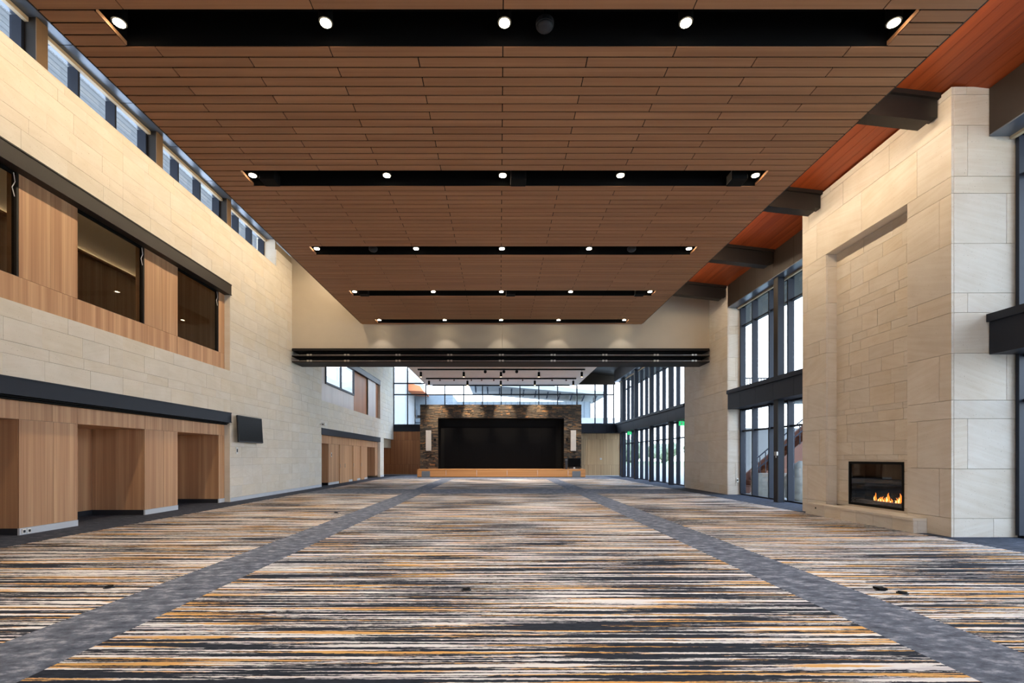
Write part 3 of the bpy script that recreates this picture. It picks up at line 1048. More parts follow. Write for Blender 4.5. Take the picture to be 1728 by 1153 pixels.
for y, h, w, ln in ((12.22, .22, .05, .1), (12.10, .12, .06, -.3), (12.02, .14, .06, -.2), (11.92, .11, .05, .2), (11.83, .24, .08, -.05), (11.72, .10, .05, 0.1),
                    (11.55, .13, .07, .2), (11.47, .25, .08, 0.0), (11.33, .20, .08, -.12)):
    flame(y, h, w * 0.72, ln)

# piers
def pier(name, y0, y1, label, xface=XR):
    t = tag(empty(name, (xface, (y0 + y1) / 2, 0)), kind='structure')
    zt = roof_z(xface)
    for i in range(len(CL) - 1):
        z0, z1 = CL[i], min(CL[i + 1], zt - 0.02)
        n_ = 2 if i % 2 else 3
        ph = 0.5 if i % 3 == 0 else 0.2
        cuts = [y0] + [y0 + (y1 - y0) * (k + ph) / n_ for k in range(n_) if 0.08 < (k + ph) / n_ < 0.95] + [y1]
        for a, c in zip(cuts[:-1], cuts[1:]):
            box('stone_slab', xface, xface + 0.05, a + g, c - g, z0 + g, z1 - g, 'stone_fire', t)
        xc = xface + (0.34 if i % 2 else 0.6 if i % 4 == 0 else 0.0)
        cuts = [xface + 0.051] + ([xc] if xc > xface + 0.1 else []) + [10.5]
        for a, c in zip(cuts[:-1], cuts[1:]):
            box('stone_slab', a + (g if a > xface + 0.1 else 0), c - g, y0, y0 + 0.05, z0 + g, z1 - g, 'stone_fire', t)
        box('stone_slab', xface + 0.051, 10.5, y1 - 0.05, y1, z0 + g, z1 - g, 'stone_fire', t)
    box('masonry_core', xface + 0.048, 10.5, y0 + 0.046, y1 - 0.046, 0, zt - 0.02, 'mortar', t)
    return t
pier('wall_pier', 20.7, 25.5, 'cream sandstone pier between the window bays')

# glazing bays
ZT0, ZT1 = 3.65, 4.45
ZH0 = 8.03
MOD = 3.62 / 3
wn_i = [6]
def bay(y0, y1, cols_y, labels, group, first=True):
    w = tag(empty('window_%d' % wn_i[0], (XG, (y0 + y1) / 2, 0)), kind='structure')
    wn_i[0] += 1
    ref = cols_y[0]
    k0 = math.ceil((y0 - ref) / MOD + 0.05)
    k1 = math.floor((y1 - ref) / MOD - 0.05)
    ms = [y0 + 0.05] + [ref + MOD * k for k in range(k0, k1 + 1)] + [y1 - 0.05]
    ms = [m for i_, m in enumerate(ms) if i_ == 0 or m - ms[i_ - 1] > 0.25]
    for zz0, zz1, tr in ((0.0, ZT0, 2.72), (ZT1, ZH0, 7.2)):
        for m in ms:
            box('mullion', XG - 0.20, XG + 0.03, m - 0.035, m + 0.035, zz0 + 0.05, zz1, 'mullion', w)
        box('sill_rail', XG - 0.14, XG + 0.03, y0, y1, zz0, zz0 + 0.05, 'steel_blue', w)
        for a, c in zip(ms[:-1], ms[1:]):
            box('transom', XG - 0.12, XG + 0.03, a + 0.036, c - 0.036, tr - 0.03, tr + 0.03, 'mullion', w)
            box('head_rail', XG - 0.12, XG + 0.03, a + 0.036, c - 0.036, zz1 - 0.06, zz1, 'mullion', w)
            box('pane', XG - 0.006, XG + 0.006, a + 0.036, c - 0.036, zz0 + 0.05, tr - 0.03, 'glass', w)
            box('pane', XG - 0.006, XG + 0.006, a + 0.036, c - 0.036, tr + 0.03, zz1 - 0.06, 'glass', w)
    box('shade_track', XG - 0.30, XG - 0.22, y0, y1, ZH0 - 0.09, ZH0 - 0.01, 'cream_track', w)
    # panelled fascias
    ps = [y0] + [m for m in ms[1:-1]] + [y1]
    for a, c in zip(ps[:-1], ps[1:]):
        box('fascia_panel', XR, XG + 0.1, a + 0.004, c - 0.004, ZT0, ZT1 - 0.16, 'steel_blue', w)
        box('fascia_cap', XR - 0.06, XG + 0.1, a + 0.003, c - 0.003, ZT1 - 0.155, ZT1, 'steel_blue', w)
        bm = bmesh.new()
        add_prism(bm, [(XR, ZH0), (XG + 0.1, ZH0), (XG + 0.1, roof_z(XG + 0.1) - 0.01), (XR, roof_z(XR) - 0.01)], 'Y', a + 0.004, c - 0.004)
        mesh_obj('head_panel', bm, 'fascia_brown', w, loc=(XR, (a + c) / 2, 8.5))
        box('head_soffit', XR, XG, a + 0.003, c - 0.003, ZH0 - 0.03, ZH0 - 0.002, 'soffit_metal', w)
    for yc, lb in zip(cols_y, labels):
        t = tag(empty('steel_column', (9.96, yc, 0)), lb, 'column', group)
        for zz0, zz1 in ((0.0, ZT0), (ZT1, ZH0 - 0.03)):
            box('column_flange', 9.85, 9.875, yc - 0.13, yc + 0.13, zz0, zz1, 'steel_dark', t)
            box('column_web', 9.876, 10.06, yc - 0.125, yc + 0.125, zz0, zz1, 'mullion', t)  # slate blue stands for the cool light on the column's side
            box('column_flange', 10.061, 10.085, yc - 0.13, yc + 0.13, zz0, zz1, 'steel_dark', t)
bay(2.0, 9.64, [6.4], ['steel column in the window bay just before the fireplace'], 'steel window columns')
bay(14.41, 20.69, [17.25], ['dark steel column in the window bay between fireplace and stone pier'], 'steel window columns')
bay(25.51, 41.2, [28.1, 31.73, 35.35, 38.97], ['blue-black window column first beyond the stone pier', 'blue-black window column second beyond the stone pier',
    'blue-black window column third beyond the stone pier', 'blue-black window column nearest the pale timber wall'], 'steel window columns')
# roof beams between plank ceiling and right wall
blab = ['dark steel roof beam ending on the fireplace, its end nearest the cool side face', 'dark steel roof beam ending above the fireplace niche',
        'dark steel roof beam over the window bay past the fireplace', 'dark steel roof beam meeting the stone pier by the beige bulkhead']
for k, yb in enumerate((10.03, 13.65, 17.27, 20.89)):
    xe = XF if k < 2 else XR - 0.02
    t = tag(empty('roof_beam', (7.5, yb, roof_z(7.5) - 0.6)), blab[k], 'beam', 'steel roof beams')
    def bb(name, x0, x1, dz0, dz1, w):
        bm = bmesh.new()
        add_prism(bm, [(x0, roof_z(x0) + dz0), (x1, roof_z(x1) + dz0), (x1, roof_z(x1) + dz1), (x0, roof_z(x0) + dz1)], 'Y', yb - w, yb + w)
        mesh_obj(name, bm, 'steel_dark', t, loc=((x0 + x1) / 2, yb, roof_z((x0 + x1) / 2) - 0.3))
    bb('top_flange', 3.0, xe - 0.003, -0.10, -0.002, 0.16)
    bb('web', 3.0, xe - 0.03, -0.47, -0.101, 0.10)
    bb('bottom_flange', 3.0, xe - 0.22, -0.60, -0.471, 0.15)
# wall washers on the right, one per beam bay
wlab = ['warm wall washer under the red boards before the first roof beam', 'warm wall washer under the red boards over the fireplace niche',
        'warm wall washer under the red boards by the window bay', 'warm wall washer under the red boards by the stone pier']
for k, (a, c) in enumerate(((7.2, 9.6), (10.5, 13.2), (14.2, 16.8), (17.8, 20.4))):
    t = tag(empty('wall_washer', (7.0, (a + c) / 2, 8.8)), wlab[k], 'light', 'right-hand wall washers')
    box('housing', 6.92, 7.06, a, c, 8.86, 8.95, 'steel_dark', t)
    box('lens', 6.93, 7.05, a, c, 8.845, 8.86, 'lamp_strip', t)
    box('hanger', 6.98, 7.0, (a + c) / 2, (a + c) / 2 + 0.03, 8.95, roof_z(7.0), 'steel_dark', t)
    area_light('washer_light', (7.0, (a + c) / 2, 8.83), (0, math.radians(-62), 0), 0.1, c - a, WASH_RIGHT_W, WARM, t)

# ------------------------------------------------------------------ downlights and gear in the slots
LX = [-5.45, -2.49, 0.07, 2.67, 5.65]
ordn = ['first', 'second', 'third', 'fourth', 'fifth', 'sixth']
place = ['at the clerestory end', 'left of the middle', 'in the middle', 'right of the middle', 'at the fireplace end']
for r, s in enumerate(SLOT_Y):
    yc = s + SLOT_W * 0.42
    for q, X in enumerate(LX):
        t = tag(empty('downlight', (X, yc, CZ + 0.03)), 'lit round downlight in the %s black ceiling slot, %s of it' % (
            ['rearmost', 'widest', 'second', 'third', 'fourth', 'last, bulkhead-side'][r], place[q]), 'downlight', 'downlights in the ceiling slots')
        bm = bmesh.new()
        add_cyl(bm, (X, yc, CZ + 0.05), (X, yc, CZ + 0.5), 0.10, seg=20)
        mesh_obj('housing', bm, 'black', t, loc=(X, yc, CZ + 0.3))
        bm = bmesh.new()
        add_cyl(bm, (X, yc, CZ + 0.035), (X, yc, CZ + 0.049), 0.075, seg=20)
        mesh_obj('lens', bm, 'lamp', t, loc=(X, yc, CZ + 0.04))
        spot_light('downlight_beam', (X, yc, CZ + 0.02), (X, yc, 0), DOWNLIGHT_W * (0.13 if r == 5 else 1.0), WARM2, 82 if r == 5 else 90, 0.2 if r == 5 else 1.0, t, 0.06)

def projector(X, yc, label):
    t = tag(empty('projector', (X, yc, CZ - 0.06)), label, 'projector', 'projectors in the ceiling slots')
    solid('body', X - 0.17, X + 0.17, yc - 0.16, yc + 0.16, CZ - 0.05, CZ + 0.18, 'black', t, 0.02)
    bm = bmesh.new()
    add_cyl(bm, (X - 0.06, yc + 0.15, CZ + 0.07), (X - 0.06, yc + 0.22, CZ + 0.07), 0.06, 0.05)
    mesh_obj('projector_lens', bm, 'black_gloss', t, loc=(X, yc + 0.2, CZ + 0.07))
    box('mount_arm', X - 0.025, X + 0.025, yc - 0.025, yc + 0.025, CZ + 0.18, CZ + 0.52, 'black', t)
    box('side_glint', X - 0.178, X - 0.171, yc - 0.12, yc + 0.12, CZ - 0.03, CZ + 0.15, 'silver', t)  # silver strip put in for the light caught on this side
for si, nm in ((2, 'second'), (4, 'fourth')):
    yc = SLOT_Y[si] + SLOT_W * 0.62
    for X, w_ in ((-5.13, 'at its clerestory end'), (0.42, 'beside the middle lamp'), (5.30, 'at its fireplace end')):
        projector(X, yc, 'black box projector hanging in the %s ceiling slot %s' % (nm, w_))
def dome(name, X, yc, z, label, cat='speaker', r=0.12):
    bm = bmesh.new()
    bmesh.ops.create_uvsphere(bm, u_segments=16, v_segments=8, radius=r)
    for v in bm.verts:
        v.co.z *= 0.55
        if v.co.z > 0:
            v.co.z = 0
    bmesh.ops.translate(bm, verts=bm.verts, vec=(X, yc, z))
    t = empty(name, (X, yc, z))
    tag(t, label, cat)
    mesh_obj('dome', bm, 'base_dark', t, True, loc=(X, yc, z))
    bm = bmesh.new()
    add_cyl(bm, (X, yc, z), (X, yc, z + 0.06), r * 1.1)
    mesh_obj('mounting_ring', bm, 'base_dark', t, loc=(X, yc, z))
    bm = bmesh.new()
    add_cyl(bm, (X, yc, z + 0.06), (X, yc, CZ + 0.52), 0.02)
    mesh_obj('stem', bm, 'black', t, loc=(X, yc, z + 0.1))
for X, lb in ((-3.8, 'dark dome speaker in the third ceiling slot towards the stone wall'), (3.97, 'dark dome speaker in the third ceiling slot towards the fireplace')):
    dome('ceiling_speaker', X, SLOT_Y[3] + 0.36, CZ + 0.06, lb)
dome('ceiling_speaker', 0.66, SLOT_Y[1] + 0.36, CZ + 0.1, 'dark dome speaker beside the middle lamp of the widest ceiling slot')

# ------------------------------------------------------------------ far end: stage room
bw = tag(empty('wall_back', (0, Y_END, 0)), kind='structure')
wr = tag(empty('wall_back_right', (8.4, 41.2, 0)), kind='structure')
def backpanels(x0, x1, y, cuts, mat, ztop, par):
    xs = [x0] + cuts + [x1]
    for a, c in zip(xs[:-1], xs[1:]):
        for z0, z1 in ((0.06, 0.95), (0.95, 3.15), (3.15, ztop)):
            box('wood_panel', a + 0.005, c - 0.005, y, y + 0.04, z0 + 0.004, z1 - 0.004, mat, par)
backpanels(-11.6, -6.0, Y_END, [-10.2, -9.0, -7.9, -6.9], 'wood_back', 3.95, bw)
backpanels(6.79, 10.60, 41.2, [7.5, 8.9, 10.1], 'wood_back_pale', 3.64, wr)
box('end_return', -11.6, -9.9, 40.3, 40.34, 0, 2.43, 'wood_back', bw)
box('panel_leak_block', -13.2, -5.9, Y_END + 0.05, Y_END + 0.25, 0, 4.4, 'base_dark', bw)  # unseen block added to stop daylight showing through the panel joints
box('panel_leak_block', 6.83, 10.6, 41.26, 41.4, 0, 3.9, 'base_dark', wr)
box('passage_side', -11.66, -11.6, 40.3, Y_END, 0, 2.43, 'wood_back', bw)
box('base_strip', -11.6, -6.0, Y_END - 0.01, Y_END + 0.02, 0.0, 0.06, 'base_metal', bw)
box('base_strip', 6.83, 10.6, 41.19, 41.22, 0.0, 0.06, 'base_metal', wr)
for a, c in ((-9.7, -7.9), (-7.89, -6.0)):
    box('spandrel_panel', a, c - 0.006, Y_END - 0.05, Y_END + 0.1, 3.97, 4.6, 'steel_blue', bw)
for a, c in ((6.79, 7.9), (7.9, 9.0), (9.0, XR + 0.5)):
    box('spandrel_panel', a + 0.004, c - 0.004, 40.7, 41.25, ZT0, ZT1 - 0.13, 'steel_blue', wr)
    box('spandrel_cap', a + 0.003, c - 0.003, 40.65, Y_END, ZT1 - 0.125, ZT1, 'steel_blue', wr)
box('upper_wall', 6.79, XG, 43.6, 43.7, 8.15, 9.4, 'fascia_brown', wr)
# end glass wall
ew = tag(empty('window_end', (0, Y_END, 4.6)), kind='structure')
MX = [-9.62, -8.36, -6.70, -4.97, -3.27, -1.55, 0.15, 1.85, 3.56, 5.27, 7.03, 8.68, 9.62, 10.38]
for i, x in enumerate(MX):
    w_ = 0.17 if i == 12 else 0.045
    box('mullion', x - w_, x + w_, Y_END - 0.1, Y_END + 0.08, 4.45, roof_z(x) - 0.02, 'mullion' if i == 12 else 'steel_blue', ew)
for a, c in zip(MX[:-1], MX[1:]):
    zt = roof_z(c) - 0.02
    for z in (7.3, 8.32) if a < -8 or a > 6.9 else (7.3,):
        box('transom', a + 0.046, c - 0.046, Y_END - 0.08, Y_END + 0.08, z - 0.05, z + 0.05, 'steel_blue', ew)
    box('pane', a + 0.05, c - 0.05, Y_END, Y_END + 0.012, 4.45, 7.25, 'glass', ew)
    box('pane', a + 0.05, c - 0.05, Y_END, Y_END + 0.012, 7.35, zt, 'glass', ew)
    box('sill_rail', a + 0.046, c - 0.046, Y_END - 0.08, Y_END + 0.08, 4.40, 4.5, 'steel_blue', ew)

# pale ceiling over the stage end, with tracks and pendants
c2 = tag(empty('ceiling_stage', (0, 33, CZ)), kind='structure')
yy = [24.2, 26.2, 28.2, 30.2, 32.2, 34.2, 36.2, 38.2, 40.0, 41.7]
xx = [-6.3, -3.7, -1.1, 1.5, 4.1, 6.68]
for a, c in zip(yy[:-1], yy[1:]):
    for u, v in zip(xx[:-1], xx[1:]):
        box('ceiling_panel', u + 0.004, v - 0.004, a + 0.004, c - 0.004, CZ, CZ + 0.05, 'cloud_white', c2)
box('ceiling_backing', -6.28, 6.66, 24.2, 41.68, CZ + 0.051, CZ + 0.15, 'white', c2)
tl = ['black lighting track across the pale ceiling, first past the bulkhead', 'black lighting track across the middle of the pale ceiling', 'black lighting track along the far edge of the pale ceiling']
for k, yt in enumerate((33.8, 37.7, 41.3)):
    t = tag(empty('lighting_track', (0.1, yt, CZ)), tl[k], 'track', 'lighting tracks over the stage')
    solid('rail', -5.7, 5.95, yt - 0.10, yt + 0.10, CZ - 0.08, CZ - 0.001, 'black', t)
    for e in (-5.72, 5.95):
        box('end_cap', e, e + 0.02, yt - 0.10, yt + 0.10, CZ - 0.085, CZ - 0.001, 'base_dark', t)
for yt, nm in ((33.8, 'first'), (37.7, 'middle')):
    for q, X in enumerate((-5.5, -2.5, 0.1, 2.75, 5.75)):
        t = tag(empty('pendant_spotlight', (X, yt, 7.2)), 'black cylinder pendant on the %s stage track, %s' % (nm, ['end by the left stone wall', 'second from the left stone wall', 'in the middle', 'second from the window wall', 'end by the window wall'][q]), 'pendant light', 'black cylinder pendants')
        bm = bmesh.new()
        add_cyl(bm, (X, yt, 7.22), (X, yt, 7.56), 0.085, seg=16)
        mesh_obj('cylinder_shade', bm, 'black', t, loc=(X, yt, 7.4))
        bm = bmesh.new()
        add_cyl(bm, (X, yt, 7.56), (X, yt, CZ - 0.0855), 0.012, seg=8)
        mesh_obj('stem', bm, 'black', t, loc=(X, yt, 7.6))
        bm = bmesh.new()
        add_cyl(bm, (X, yt, 7.21), (X, yt, 7.219), 0.06, seg=16)
        mesh_obj('lens', bm, 'lamp_strip', t, loc=(X, yt, 7.21))
        spot_light('pendant_beam', (X, yt, 7.19), (X, yt, 0), PENDANT_W, WARM2, 100, 0.8, t, 0.05)
        if yt > 36 and q < 4:
            spot_light('stone_beam', (X, yt, 7.19), (X + 0.3, 39.9, 5.3), STAGE_SPOT_W, WARM, 38, 0.7, t, 0.05)
for q, x in enumerate((-4.65, -3.55, -2.2, -1.4, -0.45, 0.65, 1.8, 4.1, 5.2)):  # brown bodies added in place of reddish reflections along the track
    t = tag(empty('track_reflection_spot', (x, 37.7, CZ - 0.2)), 'small brown stand-in for a reflection at the middle stage track, number %s from the left stone wall' % ['one', 'two', 'three', 'four', 'five', 'six', 'seven', 'eight', 'nine'][q], 'reflection stand-in', 'reflection stand-ins on the stage track')
    bm = bmesh.new()
    add_cyl(bm, (x, 37.62, CZ - 0.19), (x, 37.82, CZ - 0.15), 0.055, 0.065, 12)
    mesh_obj('reflection_body', bm, 'rust', t, loc=(x, 37.7, CZ - 0.17))
    box('bracket', x - 0.012, x + 0.012, 37.69, 37.71, CZ - 0.16, CZ - 0.0855, 'black', t)
for q, x in enumerate((-1.0, 0.3, 1.2)):
    t = tag(empty('dome_camera', (x, 33.8, CZ - 0.15)), 'black dome under the first stage track, ' + ['towards the left wall', 'beside the middle pendant', 'towards the window wall'][q], 'camera', 'black domes on the stage track')
    bm = bmesh.new()
    bmesh.ops.create_uvsphere(bm, u_segments=12, v_segments=8, radius=0.11)
    bmesh.ops.translate(bm, verts=bm.verts, vec=(x, 33.8, CZ - 0.20))
    mesh_obj('dome', bm, 'black', t, True, loc=(x, 33.8, CZ - 0.15))
    bm = bmesh.new()
    add_cyl(bm, (x, 33.8, CZ - 0.15), (x, 33.8, CZ - 0.0855), 0.09)
    mesh_obj('base_ring', bm, 'base_dark', t, loc=(x, 33.8, CZ - 0.1))

# stage platform
st = tag(empty('stage_platform', (0.1, 39, 0)), 'low timber-fronted stage platform under the dark stone surround', 'stage')
xs = [-6.54, -4.25, -1.82, 0.6, 3.02, 5.45, 6.82]
for a, c in zip(xs[:-1], xs[1:]):
    box('front_panel', a + 0.006, c - 0.006, 38.4, 38.44, 0.05, 0.60, 'wood_stage', st)
box('toe_base', -6.5, 6.78, 38.43, 38.46, 0.0, 0.05, 'base_dark', st)
box('deck', -6.54, 6.82, 38.39, 40.9, 0.60, 0.64, 'wood_stage', st)
box('side_panel', -6.54, -6.50, 38.44, 41.0, 0.0, 0.60, 'wood_stage', st)
box('side_panel', 6.78, 6.82, 38.44, 41.0, 0.0, 0.60, 'wood_stage', st)
for X in (-5.85, 6.1):
    vg = empty('vent_grille', (X, 38.38, 0.2), st)
    box('grille_frame', X - 0.33, X + 0.33, 38.37, 38.40, 0.02, 0.50, 'grey_grille', vg)
    for k in range(6):
        box('grille_bar', X - 0.29, X + 0.29, 38.36, 38.37, 0.06 + k * 0.07, 0.10 + k * 0.07, 'grey_grille', vg)

# dark ledgestone surround
SX0_, SX1_, OX0, OX1, OZ, SZ = -6.57, 6.77, -5.08, 5.32, 4.80, 5.96
ss = tag(empty('stage_surround', (0.1, 40, 0.64)), 'dark stacked ledgestone surround framing the black stage screen', 'stone surround')
box('surround_core', SX0_ + 0.02, OX0 - 0.02, 40.08, 41.1, 0.64, SZ, 'base_dark', ss)
box('surround_core', OX1 + 0.02, SX1_ - 0.02, 40.08, 40.68, 0.64, SZ, 'base_dark', ss)
box('surround_core', OX0 - 0.02, OX1 + 0.02, 40.08, 41.1, OZ + 0.02, SZ, 'base_dark', ss)
small, large = [], []
z = 0.64
while z < SZ - 1e-3:
    h = rnd.choice([.04, .05, .06, .075, .12])
    if SZ - (z + h) < 0.05:
        h = SZ - z
    for a0, c0 in ([(SX0_, OX0), (OX1, SX1_)] if z < OZ - 0.02 else [(SX0_, SX1_)]):
        x = a0
        while x < c0 - 1e-3:
            w_ = rnd.uniform(0.10, 0.36) * (1.0 + 8 * max(0, h - .06))
            if c0 - (x + w_) < 0.1:
                w_ = c0 - x
            d = rnd.uniform(0.0, 0.07)
            b = (x + 0.004, x + w_ - 0.004, 40.0 - d, 40.1, z + 0.003, z + h - 0.003)
            (large if w_ > 0.38 and h > 0.1 else small).append(b)
            x += w_
    z += h
for b in large[:150]:
    box('ledge_stone', *b, 'ledge', ss)
bm = bmesh.new()
for b in small + large[150:]:
    add_box(bm, *b)
tag(mesh_obj('ledge_stone_field', bm, 'ledge', ss), kind='stuff')
box('reveal', OX0 - 0.02, OX0, 39.99, 41.0, 0.64, OZ, 'black', ss)
box('reveal', OX1, OX1 + 0.02, 39.99, 41.0, 0.64, OZ, 'black', ss)
box('reveal', OX0, OX1, 39.99, 41.0, OZ, OZ + 0.02, 'black', ss)
# screen of joined display panels
sc_ = tag(empty('video_wall', (0.1, 40.9, 0.66)), 'wide black display wall switched off inside the stone stage surround', 'screen')
box('screen_frame', OX0 + 0.002, OX1 - 0.002, 40.72, 40.98, 0.645, OZ - 0.002, 'black', sc_)
VX0, VX1, VZ0, VZ1 = -4.65, 4.75, 0.75, 4.18
for i in range(8):
    for j in range(5):
        a = VX0 + (VX1 - VX0) * i / 8
        c = VX0 + (VX1 - VX0) * (i + 1) / 8
        z0 = VZ0 + (VZ1 - VZ0) * j / 5
        z1 = VZ0 + (VZ1 - VZ0) * (j + 1) / 5
        box('screen_panel', a + 0.002, c - 0.002, 40.69, 40.72, z0 + 0.002, z1 - 0.002, 'screen', sc_)
# column loudspeakers on the surround
for X, lb in ((-5.84, 'pale column loudspeaker on the dark stone by the left timber wall'), (6.07, 'pale column loudspeaker on the dark stone by the window wall')):
    t = tag(empty('column_speaker', (X, 39.9, 2.1)), lb, 'speaker', 'column speakers beside the stage screen')
    solid('grille', X - 0.22, X + 0.22, 39.73, 39.87, 2.13, 3.82, 'speaker_white', t, 0.012)
    solid('cabinet', X - 0.21, X + 0.21, 39.871, 39.925, 2.14, 3.81, 'base_dark', t, 0.01)
    s = 1 if X < 0 else -1
    t2 = tag(empty('stage_camera', (X + s * 0.52, 39.85, 3.0)), 'small black camera on a bracket beside the %s column loudspeaker' % ('left' if X < 0 else 'window-side'), 'camera', 'small stage cameras')
    solid('camera_body', X + s * 0.52 - 0.09, X + s * 0.52 + 0.09, 39.72, 39.84, 2.93, 3.13, 'black', t2, 0.015)
    box('bracket', X + s * 0.52 - 0.03, X + s * 0.52 + 0.03, 39.84, 39.96 if X < 0 else 39.925, 3.0, 3.06, 'black', t2)
# display monitor standing on the stage at the right
t = tag(empty('floor_monitor', (6.1, 39.6, 0.64)), 'dark flat display on a low stand at the right end of the stage', 'monitor')
solid('display', 5.62, 6.62, 39.55, 39.60, 0.82, 1.52, 'black_gloss', t, 0.008)
box('bezel', 5.60, 6.64, 39.60, 39.64, 0.80, 1.54, 'base_dark', t)
box('stand_column', 6.05, 6.19, 39.61, 39.66, 0.66, 0.9, 'silver', t)
box('stand_foot', 5.75, 6.5, 39.45, 39.75, 0.641, 0.66, 'silver', t)
# dark chair-like case beside it
t = tag(empty('equipment_case', (5.42, 39.4, 0.64)), 'slim dark equipment case beside the flat display on the stage', 'case')
solid('case_body', 5.36, 5.54, 39.4, 39.7, 0.642, 1.50, 'base_dark', t, 0.015)
box('case_lid', 5.355, 5.545, 39.395, 39.705, 1.38, 1.40, 'silver', t)

# ------------------------------------------------------------------ small things on the walls and floor
# television
t = tag(empty('television', (XL + 0.12, 18.5, 2.6)), 'black flat television tilted on a bracket on the cream stone wall', 'television')
ty0 = F * 9.5 / (843 - 399)
ty1 = F * 9.5 / (843 - 440)
bm = bmesh.new()
prof = [(-9.40, 2.16), (-9.46, 3.13), (-9.51, 3.12), (-9.46, 2.15)]
add_prism(bm, prof, 'Y', ty0, ty1)
mesh_obj('casing', bm, 'base_dark', t, loc=(-9.5, (ty0 + ty1) / 2, 2.6))
bm = bmesh.new()
prof = [(-9.409, 2.20), (-9.463, 3.10), (-9.453, 3.10), (-9.398, 2.20)]
add_prism(bm, prof, 'Y', ty0 + 0.03, ty1 - 0.03)
mesh_obj('screen', bm, 'black_gloss', t, loc=(-9.45, (ty0 + ty1) / 2, 2.6))
box('wall_bracket', XL + 0.004, -9.47, (ty0 + ty1) / 2 - 0.25, (ty0 + ty1) / 2 + 0.25, 2.4, 2.9, 'black', t)
def wall_plate(name, X, y, z, w, h, nx, mat, label, cat):
    t = tag(empty(name, (X, y, z)), label, cat)
    solid('plate', min(X, X + nx * 0.02), max(X, X + nx * 0.02), y - w / 2, y + w / 2, z - h / 2, z + h / 2, mat, t, 0.003)
    solid('button', min(X + nx * 0.02, X + nx * 0.03), max(X + nx * 0.02, X + nx * 0.03), y - w / 4, y + w / 4, z - h / 4, z + h / 4, 'base_dark', t, 0.002)
wall_plate('wall_switch', XL, 17.75, 1.85, 0.12, 0.24, 1, 'plastic_white', 'small white control plate below the television on the stone wall', 'switch')
wall_plate('wall_switch', XW, 28.3, 1.75, 0.10, 0.26, 1, 'plastic_white', 'slim white plate on the far timber door wall', 'switch')
wall_plate('wall_socket', XW + 0.012, 9.99, 0.07, 0.08, 0.10, 1, 'plastic_white', 'twin socket on the metal base of the timber post, outer plate', 'socket')
wall_plate('wall_socket', XW + 0.012, 10.10, 0.07, 0.08, 0.10, 1, 'plastic_white', 'twin socket on the metal base of the timber post, inner plate', 'socket')
t = tag(empty('wall_camera', (XL + 0.12, 26.0, 3.3)), 'white security camera on the stone wall at the far recess corner', 'camera')
solid('camera_body', XL + 0.10, XL + 0.32, 25.88, 26.06, 3.30, 3.46, 'plastic_white', t, 0.03)
box('camera_lens', XL + 0.17, XL + 0.23, 25.85, 25.88, 3.33, 3.39, 'black', t)
box('bracket', XL, XL + 0.12, 25.94, 26.0, 3.34, 3.40, 'plastic_white', t)
# socket on pier side
t = tag(empty('wall_socket', (10.18, 20.69, 0.62)), 'grey socket plate on the cool side face of the stone pier', 'socket')
solid('plate', 10.13, 10.22, 20.67, 20.70, 0.54, 0.70, 'silver', t, 0.003)
solid('button', 10.15, 10.20, 20.66, 20.67, 0.58, 0.66, 'black', t, 0.002)
# door closer box on middle window column
t = tag(empty('access_reader', (9.84, 17.2, 1.7)), 'small silver reader box on the steel column by the fireplace', 'card reader')
solid('reader_body', 9.79, 9.849, 17.10, 17.26, 1.66, 1.80, 'silver', t, 0.01)
box('cable_tail', 9.81, 9.83, 17.17, 17.19, 1.58, 1.66, 'cable', t)
# thermostat on the pale timber wall
t = tag(empty('thermostat', (8.62, 41.18, 1.45)), 'round white thermostat on the pale timber end wall', 'thermostat')
bm = bmesh.new()
add_cyl(bm, (8.62, 41.199, 1.47), (8.62, 41.15, 1.47), 0.085, seg=18)
mesh_obj('cover', bm, 'plastic_white', t, loc=(8.62, 41.18, 1.47))
bm = bmesh.new()
add_cyl(bm, (8.62, 41.15, 1.47), (8.62, 41.14, 1.47), 0.04, seg=14)
mesh_obj('dial', bm, 'silver', t, loc=(8.62, 41.15, 1.47))
# exit signs under the window fascia
for X, Y, lb in ((10.05, 26.7, 'green lit exit sign under the window fascia next to the stone pier'), (10.05, 37.4, 'green lit exit sign under the window fascia near the pale timber wall')):
    t = tag(empty('exit_sign', (X, Y, ZT0 - 0.3)), lb, 'sign', 'green exit signs')
    solid('sign_face', X - 0.15, X + 0.15, Y - 0.02, Y + 0.02, ZT0 - 0.30, ZT0 - 0.06, 'exit_green', t, 0.005)
    box('pictogram', X - 0.03, X + 0.04, Y - 0.024, Y - 0.02, ZT0 - 0.24, ZT0 - 0.12, 'plastic_white', t)
    box('hanger', X - 0.10, X + 0.10, Y - 0.012, Y + 0.012, ZT0 - 0.06, ZT0, 'silver', t)
